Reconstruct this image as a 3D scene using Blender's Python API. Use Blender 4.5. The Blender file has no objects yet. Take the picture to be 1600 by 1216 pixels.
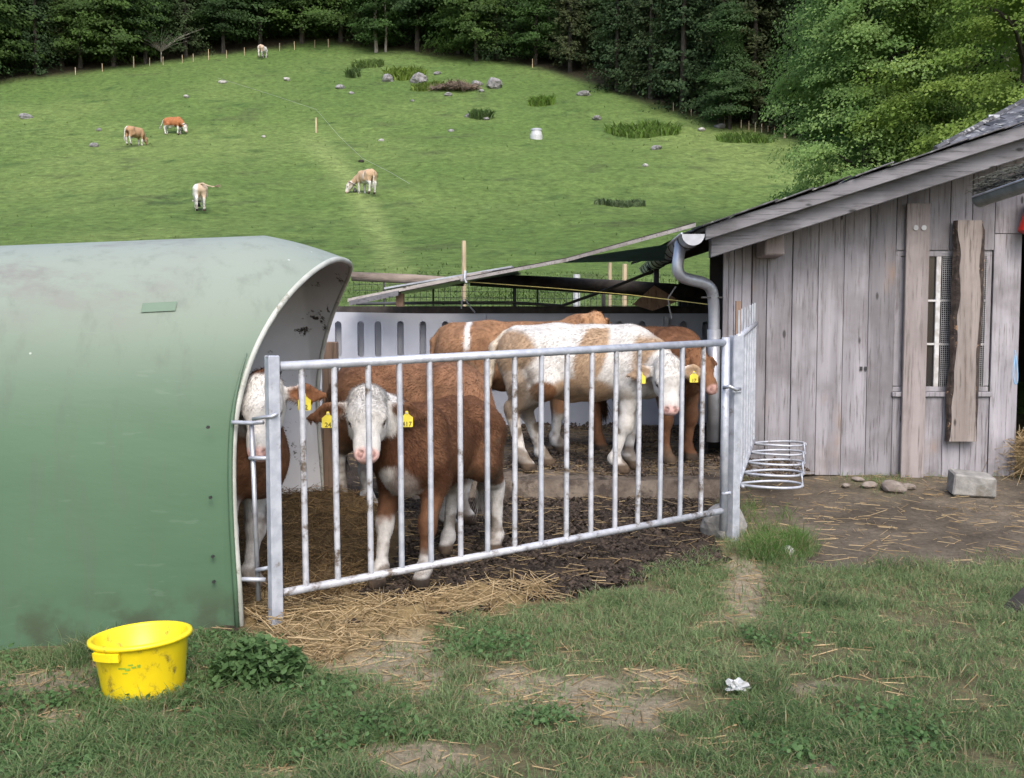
import bpy, bmesh, math, random
import numpy as np
from mathutils import Vector, Matrix

random.seed(7)
rng = np.random.default_rng(7)
SC = bpy.context.scene
COL = SC.collection
R = math.radians

# ------------------------------------------------------------------ camera, sky, sun, exposure
CAM_H = 1.45
FPX = 1640.0            # focal length in photograph pixels (1600 x 1216)
PITCH = math.atan(108.0 / FPX)
cam = bpy.data.cameras.new('camera')
cam.sensor_width = 36.0
cam.lens = 36.0 * FPX / 1600.0
cam.clip_start = 0.05
cam.clip_end = 1500
camo = bpy.data.objects.new('camera', cam)
COL.objects.link(camo)
camo.location = (0, 0, CAM_H)
camo.rotation_euler = (math.pi / 2 - PITCH, 0, 0)
SC.camera = camo

SUN_EL, SUN_AZ = R(47), R(168)      # azimuth clockwise from +Y
W = bpy.data.worlds.new('World')
SC.world = W
W.use_nodes = True
wn = W.node_tree
sky = wn.nodes.new('ShaderNodeTexSky')
sky.sky_type = 'NISHITA'
sky.sun_disc = False
sky.sun_elevation = SUN_EL
sky.sun_rotation = SUN_AZ
sky.air_density = 1.0
sky.dust_density = 3.0
sky.ozone_density = 1.0
wn.links.new(sky.outputs[0], wn.nodes['Background'].inputs[0])
wn.nodes['Background'].inputs[1].default_value = 0.15
sl = bpy.data.lights.new('sun', 'SUN')
sl.energy = 1.15
sl.angle = R(35)
sl.color = (1.0, 0.95, 0.87)
so = bpy.data.objects.new('sun', sl)
COL.objects.link(so)
sd = Vector((math.sin(SUN_AZ) * math.cos(SUN_EL), math.cos(SUN_AZ) * math.cos(SUN_EL), math.sin(SUN_EL)))
so.rotation_euler = sd.to_track_quat('Z', 'Y').to_euler()
SC.view_settings.view_transform = 'Standard'
SC.view_settings.look = 'None'
SC.view_settings.gamma = 1.0
SC.view_settings.use_curve_mapping = False
SC.view_settings.exposure = 1.2
SC.cycles.use_denoising = True
SC.cycles.max_bounces = 6
SC.cycles.diffuse_bounces = 3
SC.cycles.transparent_max_bounces = 6

# ------------------------------------------------------------------ geometry of the view (only to measure the photograph)
CP, SP = math.cos(PITCH), math.sin(PITCH)
def ray(px, py):
    a = (px - 800.0) / FPX
    b = (608.0 - py) / FPX
    return np.array([a, CP + b * SP, -SP + b * CP])
def at(px, py, Y):
    d = ray(px, py)
    t = Y / d[1]
    return Vector((d[0] * t, Y, CAM_H + d[2] * t))
def gp(px, py, z=0.0):
    d = ray(px, py)
    t = (z - CAM_H) / d[2]
    return Vector((d[0] * t, d[1] * t, z))
def proj(x, y, z):
    dz = z - CAM_H
    f = y * CP - dz * SP
    u = y * SP + dz * CP
    return 800 + FPX * x / f, 608 - FPX * u / f

# ------------------------------------------------------------------ noise
def vnoise(p, seed=0):
    p = np.asarray(p, dtype=np.float64)
    i = np.floor(p).astype(np.int64)
    f = p - i
    f = f * f * (3 - 2 * f)
    def h(ix, iy, iz):
        n = (ix * 374761393 + iy * 668265263 + iz * 2147483647 + seed * 144665) & 0x7fffffff
        n = ((n ^ (n >> 13)) * 1274126177) & 0x7fffffff
        n = (n ^ (n >> 16)) & 0xffff
        return n / 65535.0
    r = 0
    for dx in (0, 1):
        for dy in (0, 1):
            for dz in (0, 1):
                w = (f[..., 0] if dx else 1 - f[..., 0]) * (f[..., 1] if dy else 1 - f[..., 1]) * (f[..., 2] if dz else 1 - f[..., 2])
                r = r + w * h(i[..., 0] + dx, i[..., 1] + dy, i[..., 2] + dz)
    return r * 2 - 1
def fbm(p, oct=3, seed=0):
    p = np.asarray(p, dtype=np.float64)
    r, a, n = 0, 1.0, 0
    for k in range(oct):
        r = r + a * vnoise(p * 2 ** k + k * 17.3, seed + k)
        n += a
        a *= 0.5
    return r / n
def n2(x, y, s, oct=3, seed=0):
    x = np.asarray(x, float)
    y = np.asarray(y, float)
    return fbm(np.stack([x * s, y * s, np.zeros_like(x) + 0.37], -1), oct, seed)
def sstep(a, b, x):
    t = np.clip((x - a) / (b - a), 0, 1)
    return t * t * (3 - 2 * t)

# ------------------------------------------------------------------ mesh helpers
def np_mesh(name, V, F, cols=None, smooth=False):
    V = np.asarray(V, dtype=np.float32)
    F = np.asarray(F, dtype=np.int32)
    k = F.shape[1]
    me = bpy.data.meshes.new(name)
    me.vertices.add(len(V))
    me.vertices.foreach_set('co', V.ravel())
    me.loops.add(F.size)
    me.loops.foreach_set('vertex_index', F.ravel())
    me.polygons.add(len(F))
    me.polygons.foreach_set('loop_start', np.arange(0, F.size, k, dtype=np.int32))
    if smooth:
        me.polygons.foreach_set('use_smooth', np.ones(len(F), dtype=bool))
    if cols is not None:
        at_ = me.color_attributes.new('Col', 'FLOAT_COLOR', 'POINT')
        c = np.ones((len(V), 4), dtype=np.float32)
        c[:, :3] = cols
        at_.data.foreach_set('color', c.ravel())
    me.update(calc_edges=True)
    me.validate()
    return me
def up_normals(me, k=0.75):
    n = np.zeros((len(me.vertices), 3), dtype=np.float32)
    me.vertices.foreach_get('normal', n.ravel()) if False else None
    n = np.tile(np.array([0, 0, 1.0]), (len(me.vertices), 1)) + rng.normal(0, 1 - k, (len(me.vertices), 3))
    n /= np.linalg.norm(n, axis=1)[:, None]
    me.normals_split_custom_set_from_vertices([tuple(v) for v in n])
def link(name, data, mat=None, parent=None, loc=None, rot=None):
    o = bpy.data.objects.new(name, data)
    COL.objects.link(o)
    if mat is not None:
        data.materials.clear()
        data.materials.append(mat)
    if parent is not None:
        o.parent = parent
    if loc is not None:
        o.location = loc
    if rot is not None:
        o.rotation_euler = rot
    return o
def tag(o, label=None, cat=None, group=None, kind=None):
    if label: o['label'] = label
    if cat: o['category'] = cat
    if group: o['group'] = group
    if kind: o['kind'] = kind
    return o
def empty(name, label, cat, loc=(0, 0, 0), rot=(0, 0, 0), group=None):
    o = bpy.data.objects.new(name, None)
    COL.objects.link(o)
    o.empty_display_size = 0.1
    o.location = loc
    o.rotation_euler = rot
    return tag(o, label, cat, group)
def copy_tree(o, parent=None):
    c = o.copy()
    COL.objects.link(c)
    if parent is not None:
        c.parent = parent
    for ch in list(o.children):
        copy_tree(ch, c)
    return c
class MB:
    def __init__(s):
        s.v, s.f = [], []
    def add(s, vs, fs):
        n = len(s.v)
        s.v += [tuple(v) for v in vs]
        s.f += [tuple(i + n for i in f) for f in fs]
        return s
    def box(s, c, size, rot=None, ch=0.0):
        x, y, z = (q / 2 for q in size)
        vs = [Vector((sx * x, sy * y, sz * z)) for sx in (-1, 1) for sy in (-1, 1) for sz in (-1, 1)]
        if rot is not None:
            vs = [rot @ v for v in vs]
        c = Vector(c)
        return s.add([v + c for v in vs], [(0, 1, 3, 2), (4, 6, 7, 5), (0, 4, 5, 1), (2, 3, 7, 6), (0, 2, 6, 4), (1, 5, 7, 3)])
    def hexa(s, p8):    # bottom 4 (ccw), top 4
        return s.add(p8, [(3, 2, 1, 0), (4, 5, 6, 7), (0, 1, 5, 4), (1, 2, 6, 5), (2, 3, 7, 6), (3, 0, 4, 7)])
    def tube(s, pts, r, n=8, cap=True, closed=False):
        pts = [Vector(p) for p in pts]
        m = len(pts)
        rs = r if isinstance(r, (list, tuple)) else [r] * m
        vs, fs = [], []
        up = None
        for i, p in enumerate(pts):
            if closed:
                t = (pts[(i + 1) % m] - pts[i - 1]).normalized()
            else:
                t = (pts[min(i + 1, m - 1)] - pts[max(i - 1, 0)]).normalized()
            if up is None:
                up = Vector((0, 0, 1)) if abs(t.z) < 0.9 else Vector((1, 0, 0))
            a = t.cross(up)
            if a.length < 1e-6:
                a = t.orthogonal()
            a.normalize()
            b = a.cross(t).normalized()
            up = b
            for k in range(n):
                q = 2 * math.pi * k / n
                vs.append(p + (a * math.cos(q) + b * math.sin(q)) * rs[i])
        for i in range(m if closed else m - 1):
            j = (i + 1) % m
            for k in range(n):
                l = (k + 1) % n
                fs.append((i * n + k, i * n + l, j * n + l, j * n + k))
        if cap and not closed:
            fs.append(tuple(range(n))[::-1])
            fs.append(tuple((m - 1) * n + k for k in range(n)))
        return s.add(vs, fs)
    def lathe(s, prof, n=32, c=(0, 0, 0)):
        vs, fs = [], []
        m = len(prof)
        for (r, z) in prof:
            for k in range(n):
                q = 2 * math.pi * k / n
                vs.append(Vector((c[0] + r * math.cos(q), c[1] + r * math.sin(q), c[2] + z)))
        for i in range(m - 1):
            for k in range(n):
                l = (k + 1) % n
                fs.append((i * n + k, i * n + l, (i + 1) * n + l, (i + 1) * n + k))
        return s.add(vs, fs)
    def build(s, name, mat, parent=None, smooth=False, bevel=0.0, loc=None, rot=None):
        me = bpy.data.meshes.new(name)
        me.from_pydata([tuple(v) for v in s.v], [], s.f)
        bm = bmesh.new()
        bm.from_mesh(me)
        bmesh.ops.recalc_face_normals(bm, faces=bm.faces)
        if bevel > 0:
            bmesh.ops.bevel(bm, geom=list(bm.edges), offset=bevel, segments=1, profile=0.5, affect='EDGES', clamp_overlap=True)
        bm.to_mesh(me)
        bm.free()
        if smooth:
            me.polygons.foreach_set('use_smooth', np.ones(len(me.polygons), dtype=bool))
        me.update()
        return link(name, me, mat, parent, loc, rot)
def box(name, lo, hi, mat, parent=None, bevel=0.0):
    c = [(a + b) / 2 for a, b in zip(lo, hi)]
    return MB().box(c, [b - a for a, b in zip(lo, hi)]).build(name, mat, parent, bevel=bevel)

# ------------------------------------------------------------------ materials
def nodes_of(name):
    m = bpy.data.materials.new(name)
    m.use_nodes = True
    nt = m.node_tree
    return m, nt, nt.nodes['Principled BSDF']
def N(nt, t, **kw):
    n = nt.nodes.new(t)
    for k, v in kw.items():
        if k.startswith('i_'):
            n.inputs[k[2:].replace('_', ' ')].default_value = v
        else:
            setattr(n, k, v)
    return n
def mixc(nt, fac, a, b, blend='MIX'):
    m = nt.nodes.new('ShaderNodeMix')
    m.data_type = 'RGBA'
    m.blend_type = blend
    def put(sock, v):
        if isinstance(v, (tuple, list)):
            sock.default_value = (v[0], v[1], v[2], 1)
        elif isinstance(v, (int, float)):
            sock.default_value = v
        else:
            nt.links.new(v, sock)
    put(m.inputs[0], fac)
    put(m.inputs[6], a)
    put(m.inputs[7], b)
    return m.outputs[2]
def ramp(nt, src, a, b):
    m = N(nt, 'ShaderNodeMapRange', interpolation_type='SMOOTHSTEP')
    m.inputs[1].default_value = a
    m.inputs[2].default_value = b
    nt.links.new(src, m.inputs[0])
    return m.outputs[0]
def noise(nt, scale=5.0, detail=4.0, vec=None, sc3=None, rough=0.55):
    if vec is None:
        vec = N(nt, 'ShaderNodeTexCoord').outputs['Object']
    if sc3 is not None:
        mp = N(nt, 'ShaderNodeMapping')
        mp.inputs['Scale'].default_value = sc3
        nt.links.new(vec, mp.inputs[0])
        vec = mp.outputs[0]
    n = N(nt, 'ShaderNodeTexNoise')
    n.inputs['Scale'].default_value = scale
    n.inputs['Detail'].default_value = detail
    n.inputs['Roughness'].default_value = rough
    nt.links.new(vec, n.inputs['Vector'])
    return n.outputs['Fac']
def bump(nt, p, h, strength=0.3, dist=0.01):
    b = N(nt, 'ShaderNodeBump')
    b.inputs['Strength'].default_value = strength
    b.inputs['Distance'].default_value = dist
    nt.links.new(h, b.inputs['Height'])
    nt.links.new(b.outputs[0], p.inputs['Normal'])
def simple(name, c1, c2=None, rough=0.6, scale=8.0, metal=0.0, bmp=0.0, dirt=None, dirt_lo=0.55, dirt_hi=0.7, dirt_scale=3.0, sc3=None, bdist=0.01):
    m, nt, p = nodes_of(name)
    c2 = c2 or tuple(x * 0.75 for x in c1)
    n1 = noise(nt, scale, 5, sc3=sc3)
    c = mixc(nt, ramp(nt, n1, 0.35, 0.65), c1, c2)
    if dirt:
        c = mixc(nt, ramp(nt, noise(nt, dirt_scale, 8, rough=0.7), dirt_lo, dirt_hi), c, dirt)
    nt.links.new(c, p.inputs['Base Color'])
    p.inputs['Roughness'].default_value = rough
    p.inputs['Metallic'].default_value = metal
    if bmp:
        bump(nt, p, noise(nt, scale * 3, 6, sc3=sc3), bmp, bdist)
    return m
def wood(name, ca, cb, cdark, axis='z', stain=None, gs=1.0):
    m, nt, p = nodes_of(name)
    tc = N(nt, 'ShaderNodeTexCoord').outputs['Object']
    oi = N(nt, 'ShaderNodeObjectInfo')
    addv = N(nt, 'ShaderNodeVectorMath', operation='ADD')
    sc = N(nt, 'ShaderNodeVectorMath', operation='SCALE')
    comb = N(nt, 'ShaderNodeCombineXYZ')
    for k in range(3):
        nt.links.new(oi.outputs['Random'], comb.inputs[k])
    nt.links.new(comb.outputs[0], sc.inputs[0])
    sc.inputs['Scale'].default_value = 37.0
    nt.links.new(tc, addv.inputs[0])
    nt.links.new(sc.outputs[0], addv.inputs[1])
    v = addv.outputs[0]
    long3 = {'z': (1, 1, 0.06), 'x': (0.06, 1, 1), 'y': (1, 0.06, 1)}[axis]
    g = noise(nt, 55 * gs, 6, v, long3, 0.65)
    g2 = noise(nt, 14 * gs, 4, v, long3)
    bl = noise(nt, 2.2, 5, v)
    c = mixc(nt, ramp(nt, g2, 0.3, 0.7), ca, cb)
    c = mixc(nt, ramp(nt, g, 0.50, 0.70), c, cdark)
    # each board its own tone
    mr = N(nt, 'ShaderNodeMapRange')
    mr.inputs[3].default_value = 0.72
    mr.inputs[4].default_value = 1.16
    nt.links.new(oi.outputs['Random'], mr.inputs[0])
    hs = N(nt, 'ShaderNodeHueSaturation')
    nt.links.new(mr.outputs[0], hs.inputs['Value'])
    nt.links.new(c, hs.inputs['Color'])
    c = hs.outputs[0]
    c = mixc(nt, ramp(nt, bl, 0.42, 0.72), c, mixc(nt, 0.35, cdark, c))
    vo = N(nt, 'ShaderNodeTexVoronoi')
    mp = N(nt, 'ShaderNodeMapping')
    mp.inputs['Scale'].default_value = {'z': (5.5, 5.5, 2.2), 'x': (2.2, 5.5, 5.5), 'y': (5.5, 2.2, 5.5)}[axis]
    nt.links.new(v, mp.inputs[0])
    nt.links.new(mp.outputs[0], vo.inputs['Vector'])
    vo.inputs['Scale'].default_value = 1.0
    kn = ramp(nt, vo.outputs['Distance'], 0.10, 0.05)
    c = mixc(nt, kn, c, tuple(x * 0.45 for x in cdark))
    if stain:
        c = mixc(nt, ramp(nt, noise(nt, 1.6, 4, v, (1, 1, 0.6)), 0.60, 0.80), c, stain)
    nt.links.new(c, p.inputs['Base Color'])
    p.inputs['Roughness'].default_value = 0.8
    bump(nt, p, g, 0.35, 0.004)
    return m
def vcol(name, rough=0.8, nscale=40.0, namt=0.35, bmp=0.0, bscale=60, bdist=0.01, transl=0.0, spec=0.3):
    m, nt, p = nodes_of(name)
    a = N(nt, 'ShaderNodeAttribute')
    a.attribute_name = 'Col'
    c = a.outputs['Color']
    if namt:
        n1 = noise(nt, nscale, 6, rough=0.7)
        mr = N(nt, 'ShaderNodeMapRange')
        mr.inputs[1].default_value = 0.25
        mr.inputs[2].default_value = 0.75
        mr.inputs[3].default_value = 1 - namt
        mr.inputs[4].default_value = 1 + namt
        nt.links.new(n1, mr.inputs[0])
        hs = N(nt, 'ShaderNodeHueSaturation')
        nt.links.new(mr.outputs[0], hs.inputs['Value'])
        nt.links.new(c, hs.inputs['Color'])
        c = hs.outputs[0]
    nt.links.new(c, p.inputs['Base Color'])
    p.inputs['Roughness'].default_value = rough
    p.inputs['Specular IOR Level'].default_value = spec
    if bmp:
        bump(nt, p, noise(nt, bscale, 8, rough=0.7), bmp, bdist)
    if transl:
        t = N(nt, 'ShaderNodeBsdfTranslucent')
        nt.links.new(c, t.inputs[0])
        mx = N(nt, 'ShaderNodeMixShader')
        mx.inputs[0].default_value = transl
        out = nt.nodes['Material Output']
        nt.links.new(p.outputs[0], mx.inputs[1])
        nt.links.new(t.outputs[0], mx.inputs[2])
        nt.links.new(mx.outputs[0], out.inputs[0])
    return m
M = {}
M['ground'] = vcol('soil', 0.95, 30, 0.45, 0.9, 45, 0.02, spec=0.15)
M['meadow'] = vcol('meadow_turf', 0.95, 2.2, 0.55, 1.0, 3.0, 0.22, spec=0.1)
M['grass'] = vcol('grass_blades', 0.7, 5, 0.0, transl=0.5, spec=0.2)
M['meadow_blade'] = vcol('meadow_blades', 0.9, 5, 0.0, transl=0.5, spec=0.05)
M['straw'] = vcol('straw_stalks', 0.6, 5, 0.0, spec=0.3)
M['leaf'] = vcol('tree_leaves', 0.65, 5, 0.0, transl=0.5, spec=0.2)
M['needle'] = vcol('spruce_needles', 0.7, 5, 0.0, transl=0.1, spec=0.15)
M['coat'] = vcol('cattle_coat', 0.8, 30, 0.22, 0.6, 90, 0.008, spec=0.2)
M['hair'] = vcol('cattle_hair', 0.7, 5, 0.0, transl=0.4, spec=0.15)
M['bark'] = simple('bark', (0.05, 0.042, 0.034), (0.022, 0.019, 0.016), 0.95, 6, bmp=0.8, sc3=(1, 1, 0.25), bdist=0.04)
M['palebark'] = simple('pale_bark', (0.30, 0.28, 0.25), (0.16, 0.14, 0.12), 0.9, 6, bmp=0.5, sc3=(1, 1, 0.3), bdist=0.03)
M['wall_wood'] = wood('weathered_boards', (0.305, 0.293, 0.318), (0.215, 0.205, 0.224), (0.105, 0.094, 0.098), 'z', stain=(0.27, 0.175, 0.11))
M['cover_wood'] = wood('newer_board', (0.34, 0.30, 0.295), (0.26, 0.225, 0.22), (0.15, 0.125, 0.118), 'z')
M['slab_wood'] = wood('live_edge_heartwood', (0.235, 0.205, 0.19), (0.165, 0.138, 0.126), (0.085, 0.068, 0.06), 'z')
M['slab_bark'] = simple('dry_bark', (0.055, 0.04, 0.033), (0.02, 0.014, 0.012), 0.95, 20, bmp=1.0, dirt=(0.33, 0.2, 0.12), dirt_lo=0.60, dirt_hi=0.66, dirt_scale=9)
M['verge_wood'] = wood('grey_verge_timber', (0.165, 0.163, 0.178), (0.112, 0.11, 0.12), (0.05, 0.048, 0.052), 'x')
M['raw_wood'] = wood('raw_timber', (0.36, 0.33, 0.31), (0.27, 0.245, 0.23), (0.14, 0.12, 0.105), 'x')
M['post_wood'] = wood('post_timber', (0.46, 0.37, 0.24), (0.36, 0.28, 0.18), (0.2, 0.15, 0.1), 'z')
M['brown_wood'] = wood('brown_timber', (0.26, 0.17, 0.12), (0.18, 0.115, 0.08), (0.09, 0.06, 0.04), 'z')
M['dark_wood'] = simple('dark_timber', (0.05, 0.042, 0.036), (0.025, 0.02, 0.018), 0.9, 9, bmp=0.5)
M['log'] = simple('log_bark', (0.21, 0.17, 0.14), (0.11, 0.085, 0.07), 0.9, 9, bmp=0.8, sc3=(0.3, 1, 1), bdist=0.02)
M['white_metal'] = simple('galvanised_pale', (0.43, 0.45, 0.50), (0.33, 0.35, 0.40), 0.45, 18, metal=0.25, bmp=0.12, dirt=(0.15, 0.12, 0.095), dirt_lo=0.57, dirt_hi=0.74, dirt_scale=12, bdist=0.003)
M['dirty_metal'] = simple('soiled_galvanised', (0.47, 0.48, 0.52), (0.36, 0.37, 0.40), 0.5, 18, metal=0.2, bmp=0.15, dirt=(0.10, 0.075, 0.055), dirt_lo=0.50, dirt_hi=0.66, dirt_scale=11, bdist=0.003)
M['zinc'] = simple('zinc_sheet', (0.42, 0.44, 0.48), (0.30, 0.31, 0.345), 0.42, 6, metal=0.55, bmp=0.1, dirt=(0.16, 0.15, 0.15), dirt_lo=0.55, dirt_hi=0.75, dirt_scale=5)
M['old_gutter'] = simple('greenish_gutter', (0.16, 0.18, 0.175), (0.10, 0.115, 0.11), 0.45, 7, metal=0.3, bmp=0.1)
M['wire'] = simple('fence_wire', (0.10, 0.10, 0.10), rough=0.6, metal=0.4)
M['mesh_wire'] = simple('galvanised_netting', (0.36, 0.36, 0.38), rough=0.5, metal=0.3)
M['slate'] = simple('slate', (0.075, 0.075, 0.085), (0.035, 0.035, 0.04), 0.7, 9, bmp=0.5, dirt=(0.34, 0.34, 0.33), dirt_lo=0.54, dirt_hi=0.64, dirt_scale=7)
def m_slate():
    m, nt, p = nodes_of('slate')
    tc = N(nt, 'ShaderNodeTexCoord').outputs['Object']
    oi = N(nt, 'ShaderNodeObjectInfo')
    av = N(nt, 'ShaderNodeVectorMath', operation='ADD')
    cv = N(nt, 'ShaderNodeCombineXYZ')
    ml = N(nt, 'ShaderNodeMath', operation='MULTIPLY')
    nt.links.new(oi.outputs['Random'], ml.inputs[0])
    ml.inputs[1].default_value = 50.0
    nt.links.new(ml.outputs[0], cv.inputs[0])
    nt.links.new(cv.outputs[0], av.inputs[0])
    nt.links.new(tc, av.inputs[1])
    c = mixc(nt, ramp(nt, noise(nt, 9, 5, av.outputs[0]), 0.35, 0.65), (0.085, 0.085, 0.095), (0.035, 0.034, 0.036))
    mr = N(nt, 'ShaderNodeMapRange')
    mr.inputs[3].default_value = 0.35
    mr.inputs[4].default_value = 1.6
    nt.links.new(oi.outputs['Random'], mr.inputs[0])
    hs = N(nt, 'ShaderNodeHueSaturation')
    nt.links.new(mr.outputs[0], hs.inputs['Value'])
    nt.links.new(c, hs.inputs['Color'])
    c = mixc(nt, ramp(nt, noise(nt, 10, 8, av.outputs[0], rough=0.7), 0.55, 0.64), hs.outputs[0], (0.30, 0.30, 0.29))
    nt.links.new(c, p.inputs['Base Color'])
    p.inputs['Roughness'].default_value = 0.7
    bump(nt, p, noise(nt, 30, 5, av.outputs[0]), 0.5, 0.01)
    return m
M['slate'] = m_slate()
M['panel'] = simple('grey_panel', (0.37, 0.385, 0.44), (0.31, 0.325, 0.375), 0.6, 2.0, bmp=0.15, dirt=(0.20, 0.19, 0.19), dirt_lo=0.60, dirt_hi=0.80, dirt_scale=3)
M['concrete'] = simple('concrete', (0.26, 0.25, 0.235), (0.17, 0.165, 0.155), 0.9, 12, bmp=0.6, dirt=(0.12, 0.10, 0.07))
M['pen_floor'] = simple('soiled_concrete', (0.13, 0.105, 0.082), (0.075, 0.056, 0.042), 0.9, 7, bmp=1.0, dirt=(0.035, 0.025, 0.018), dirt_lo=0.48, dirt_hi=0.62, dirt_scale=5, bdist=0.02)
M['rock'] = simple('field_rock', (0.24, 0.235, 0.24), (0.12, 0.115, 0.115), 0.9, 3, bmp=0.8, dirt=(0.10, 0.10, 0.08), bdist=0.05)
M['white_stone'] = simple('pale_stone', (0.36, 0.35, 0.33), (0.25, 0.24, 0.225), 0.85, 5, bmp=0.6)
M['brown_stone'] = simple('yard_stone', (0.24, 0.205, 0.18), (0.15, 0.125, 0.105), 0.9, 12, bmp=0.6)
M['yellow'] = simple('yellow_plastic', (0.74, 0.57, 0.010), (0.69, 0.51, 0.008), 0.42, 6, bmp=0.05, dirt=(0.16, 0.12, 0.03), dirt_lo=0.545, dirt_hi=0.72, dirt_scale=13)
M['green_mark'] = simple('green_print', (0.22, 0.36, 0.03), rough=0.5)
M['red'] = simple('red_plastic', (0.52, 0.025, 0.018), rough=0.4)
M['white_plastic'] = simple('white_plastic', (0.42, 0.43, 0.44), (0.33, 0.34, 0.35), 0.5, 20)
M['blue_rope'] = simple('blue_twine', (0.20, 0.36, 0.55), rough=0.7)
M['tag_yellow'] = simple('tag_yellow', (0.75, 0.62, 0.06), rough=0.45)
M['black'] = simple('black_rubber', (0.02, 0.02, 0.022), rough=0.5)
M['eye'] = simple('eye_dark', (0.012, 0.009, 0.008), rough=0.08)
M['tarp'] = simple('green_tarp', (0.05, 0.17, 0.13), (0.035, 0.12, 0.09), 0.6, 3)
M['cord'] = simple('yellow_cord', (0.6, 0.5, 0.15), rough=0.7)
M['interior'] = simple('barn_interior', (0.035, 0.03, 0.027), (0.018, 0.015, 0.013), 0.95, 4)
def m_hutch():
    m, nt, p = nodes_of('green_hutch_shell')
    tc = N(nt, 'ShaderNodeTexCoord').outputs['Object']
    n1 = noise(nt, 1.6, 6, tc, (0.4, 1, 1))
    c = mixc(nt, ramp(nt, n1, 0.3, 0.7), (0.052, 0.104, 0.058), (0.066, 0.122, 0.072))
    sep = N(nt, 'ShaderNodeSeparateXYZ')
    nt.links.new(tc, sep.inputs[0])
    # chalky weathering grows towards the crown of the arch
    hm = ramp(nt, sep.outputs['Z'], 0.85, 1.95)
    ch = mixc(nt, hm, c, (0.215, 0.245, 0.215))
    n2_ = noise(nt, 3.5, 9, tc, (0.5, 1, 1), 0.7)
    mm = N(nt, 'ShaderNodeMath', operation='MULTIPLY')
    nt.links.new(ramp(nt, n2_, 0.44, 0.66), mm.inputs[0])
    nt.links.new(ramp(nt, sep.outputs['Z'], 1.2, 1.85), mm.inputs[1])
    ml = N(nt, 'ShaderNodeMath', operation='MULTIPLY')
    nt.links.new(mm.outputs[0], ml.inputs[0])
    nt.links.new(ramp(nt, sep.outputs['X'], -1.45, -1.9), ml.inputs[1])
    c = mixc(nt, ml.outputs[0], ch, (0.15, 0.14, 0.135))
    stv = ramp(nt, noise(nt, 9.0, 6, tc, (1, 1, 0.12), 0.65), 0.50, 0.72)
    sth = N(nt, 'ShaderNodeMath', operation='MULTIPLY')
    nt.links.new(stv, sth.inputs[0])
    sth.inputs[1].default_value = 0.30
    c = mixc(nt, sth.outputs[0], c, (0.075, 0.085, 0.07))
    scr = ramp(nt, noise(nt, 30.0, 3, tc, (0.05, 1, 1), 0.5), 0.66, 0.72)
    sc2 = N(nt, 'ShaderNodeMath', operation='MULTIPLY')
    nt.links.new(scr, sc2.inputs[0])
    sc2.inputs[1].default_value = 0.10
    c = mixc(nt, sc2.outputs[0], c, (0.20, 0.25, 0.21))
    # bird droppings and chips
    vo = N(nt, 'ShaderNodeTexVoronoi')
    vo.inputs['Scale'].default_value = 26
    nt.links.new(tc, vo.inputs['Vector'])
    spn = noise(nt, 2.3, 4, tc)
    a = N(nt, 'ShaderNodeMath', operation='MULTIPLY')
    nt.links.new(ramp(nt, vo.outputs['Distance'], 0.20, 0.12), a.inputs[0])
    nt.links.new(ramp(nt, spn, 0.66, 0.70), a.inputs[1])
    b = N(nt, 'ShaderNodeMath', operation='MULTIPLY')
    nt.links.new(a.outputs[0], b.inputs[0])
    nt.links.new(ramp(nt, sep.outputs['Z'], 1.0, 1.35), b.inputs[1])
    c = mixc(nt, b.outputs[0], c, (0.42, 0.45, 0.42))
    # mud splashed near the ground
    mz = N(nt, 'ShaderNodeMath', operation='MULTIPLY')
    nt.links.new(ramp(nt, sep.outputs['Z'], 0.28, 0.0), mz.inputs[0])
    nt.links.new(ramp(nt, noise(nt, 6, 8, tc), 0.4, 0.65), mz.inputs[1])
    c = mixc(nt, mz.outputs[0], c, (0.045, 0.062, 0.036))
    nt.links.new(c, p.inputs['Base Color'])
    p.inputs['Roughness'].default_value = 0.58
    p.inputs['Specular IOR Level'].default_value = 0.3
    bump(nt, p, noise(nt, 22, 5, tc, (0.35, 1, 1)), 0.22, 0.006)
    return m
M['hutch'] = m_hutch()
M['hutch_in'] = simple('hutch_lining', (0.66, 0.67, 0.70), (0.58, 0.585, 0.615), 0.6, 3, bmp=0.1, dirt=(0.035, 0.028, 0.022), dirt_lo=0.59, dirt_hi=0.64, dirt_scale=7)
M['rim'] = simple('hutch_edge', (0.40, 0.41, 0.38), (0.30, 0.31, 0.28), 0.5, 8, dirt=(0.15, 0.14, 0.10), dirt_scale=10)
def m_glass():
    m, nt, p = nodes_of('window_glass')
    p.inputs['Base Color'].default_value = (0.05, 0.045, 0.045, 1)
    p.inputs['Roughness'].default_value = 0.06
    tr = N(nt, 'ShaderNodeBsdfTransparent')
    tr.inputs[0].default_value = (0.75, 0.78, 0.78, 1)
    mx = N(nt, 'ShaderNodeMixShader')
    mx.inputs[0].default_value = 0.45
    nt.links.new(p.outputs[0], mx.inputs[1])
    nt.links.new(tr.outputs[0], mx.inputs[2])
    nt.links.new(mx.outputs[0], nt.nodes['Material Output'].inputs[0])
    return m
M['glass'] = m_glass()
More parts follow.
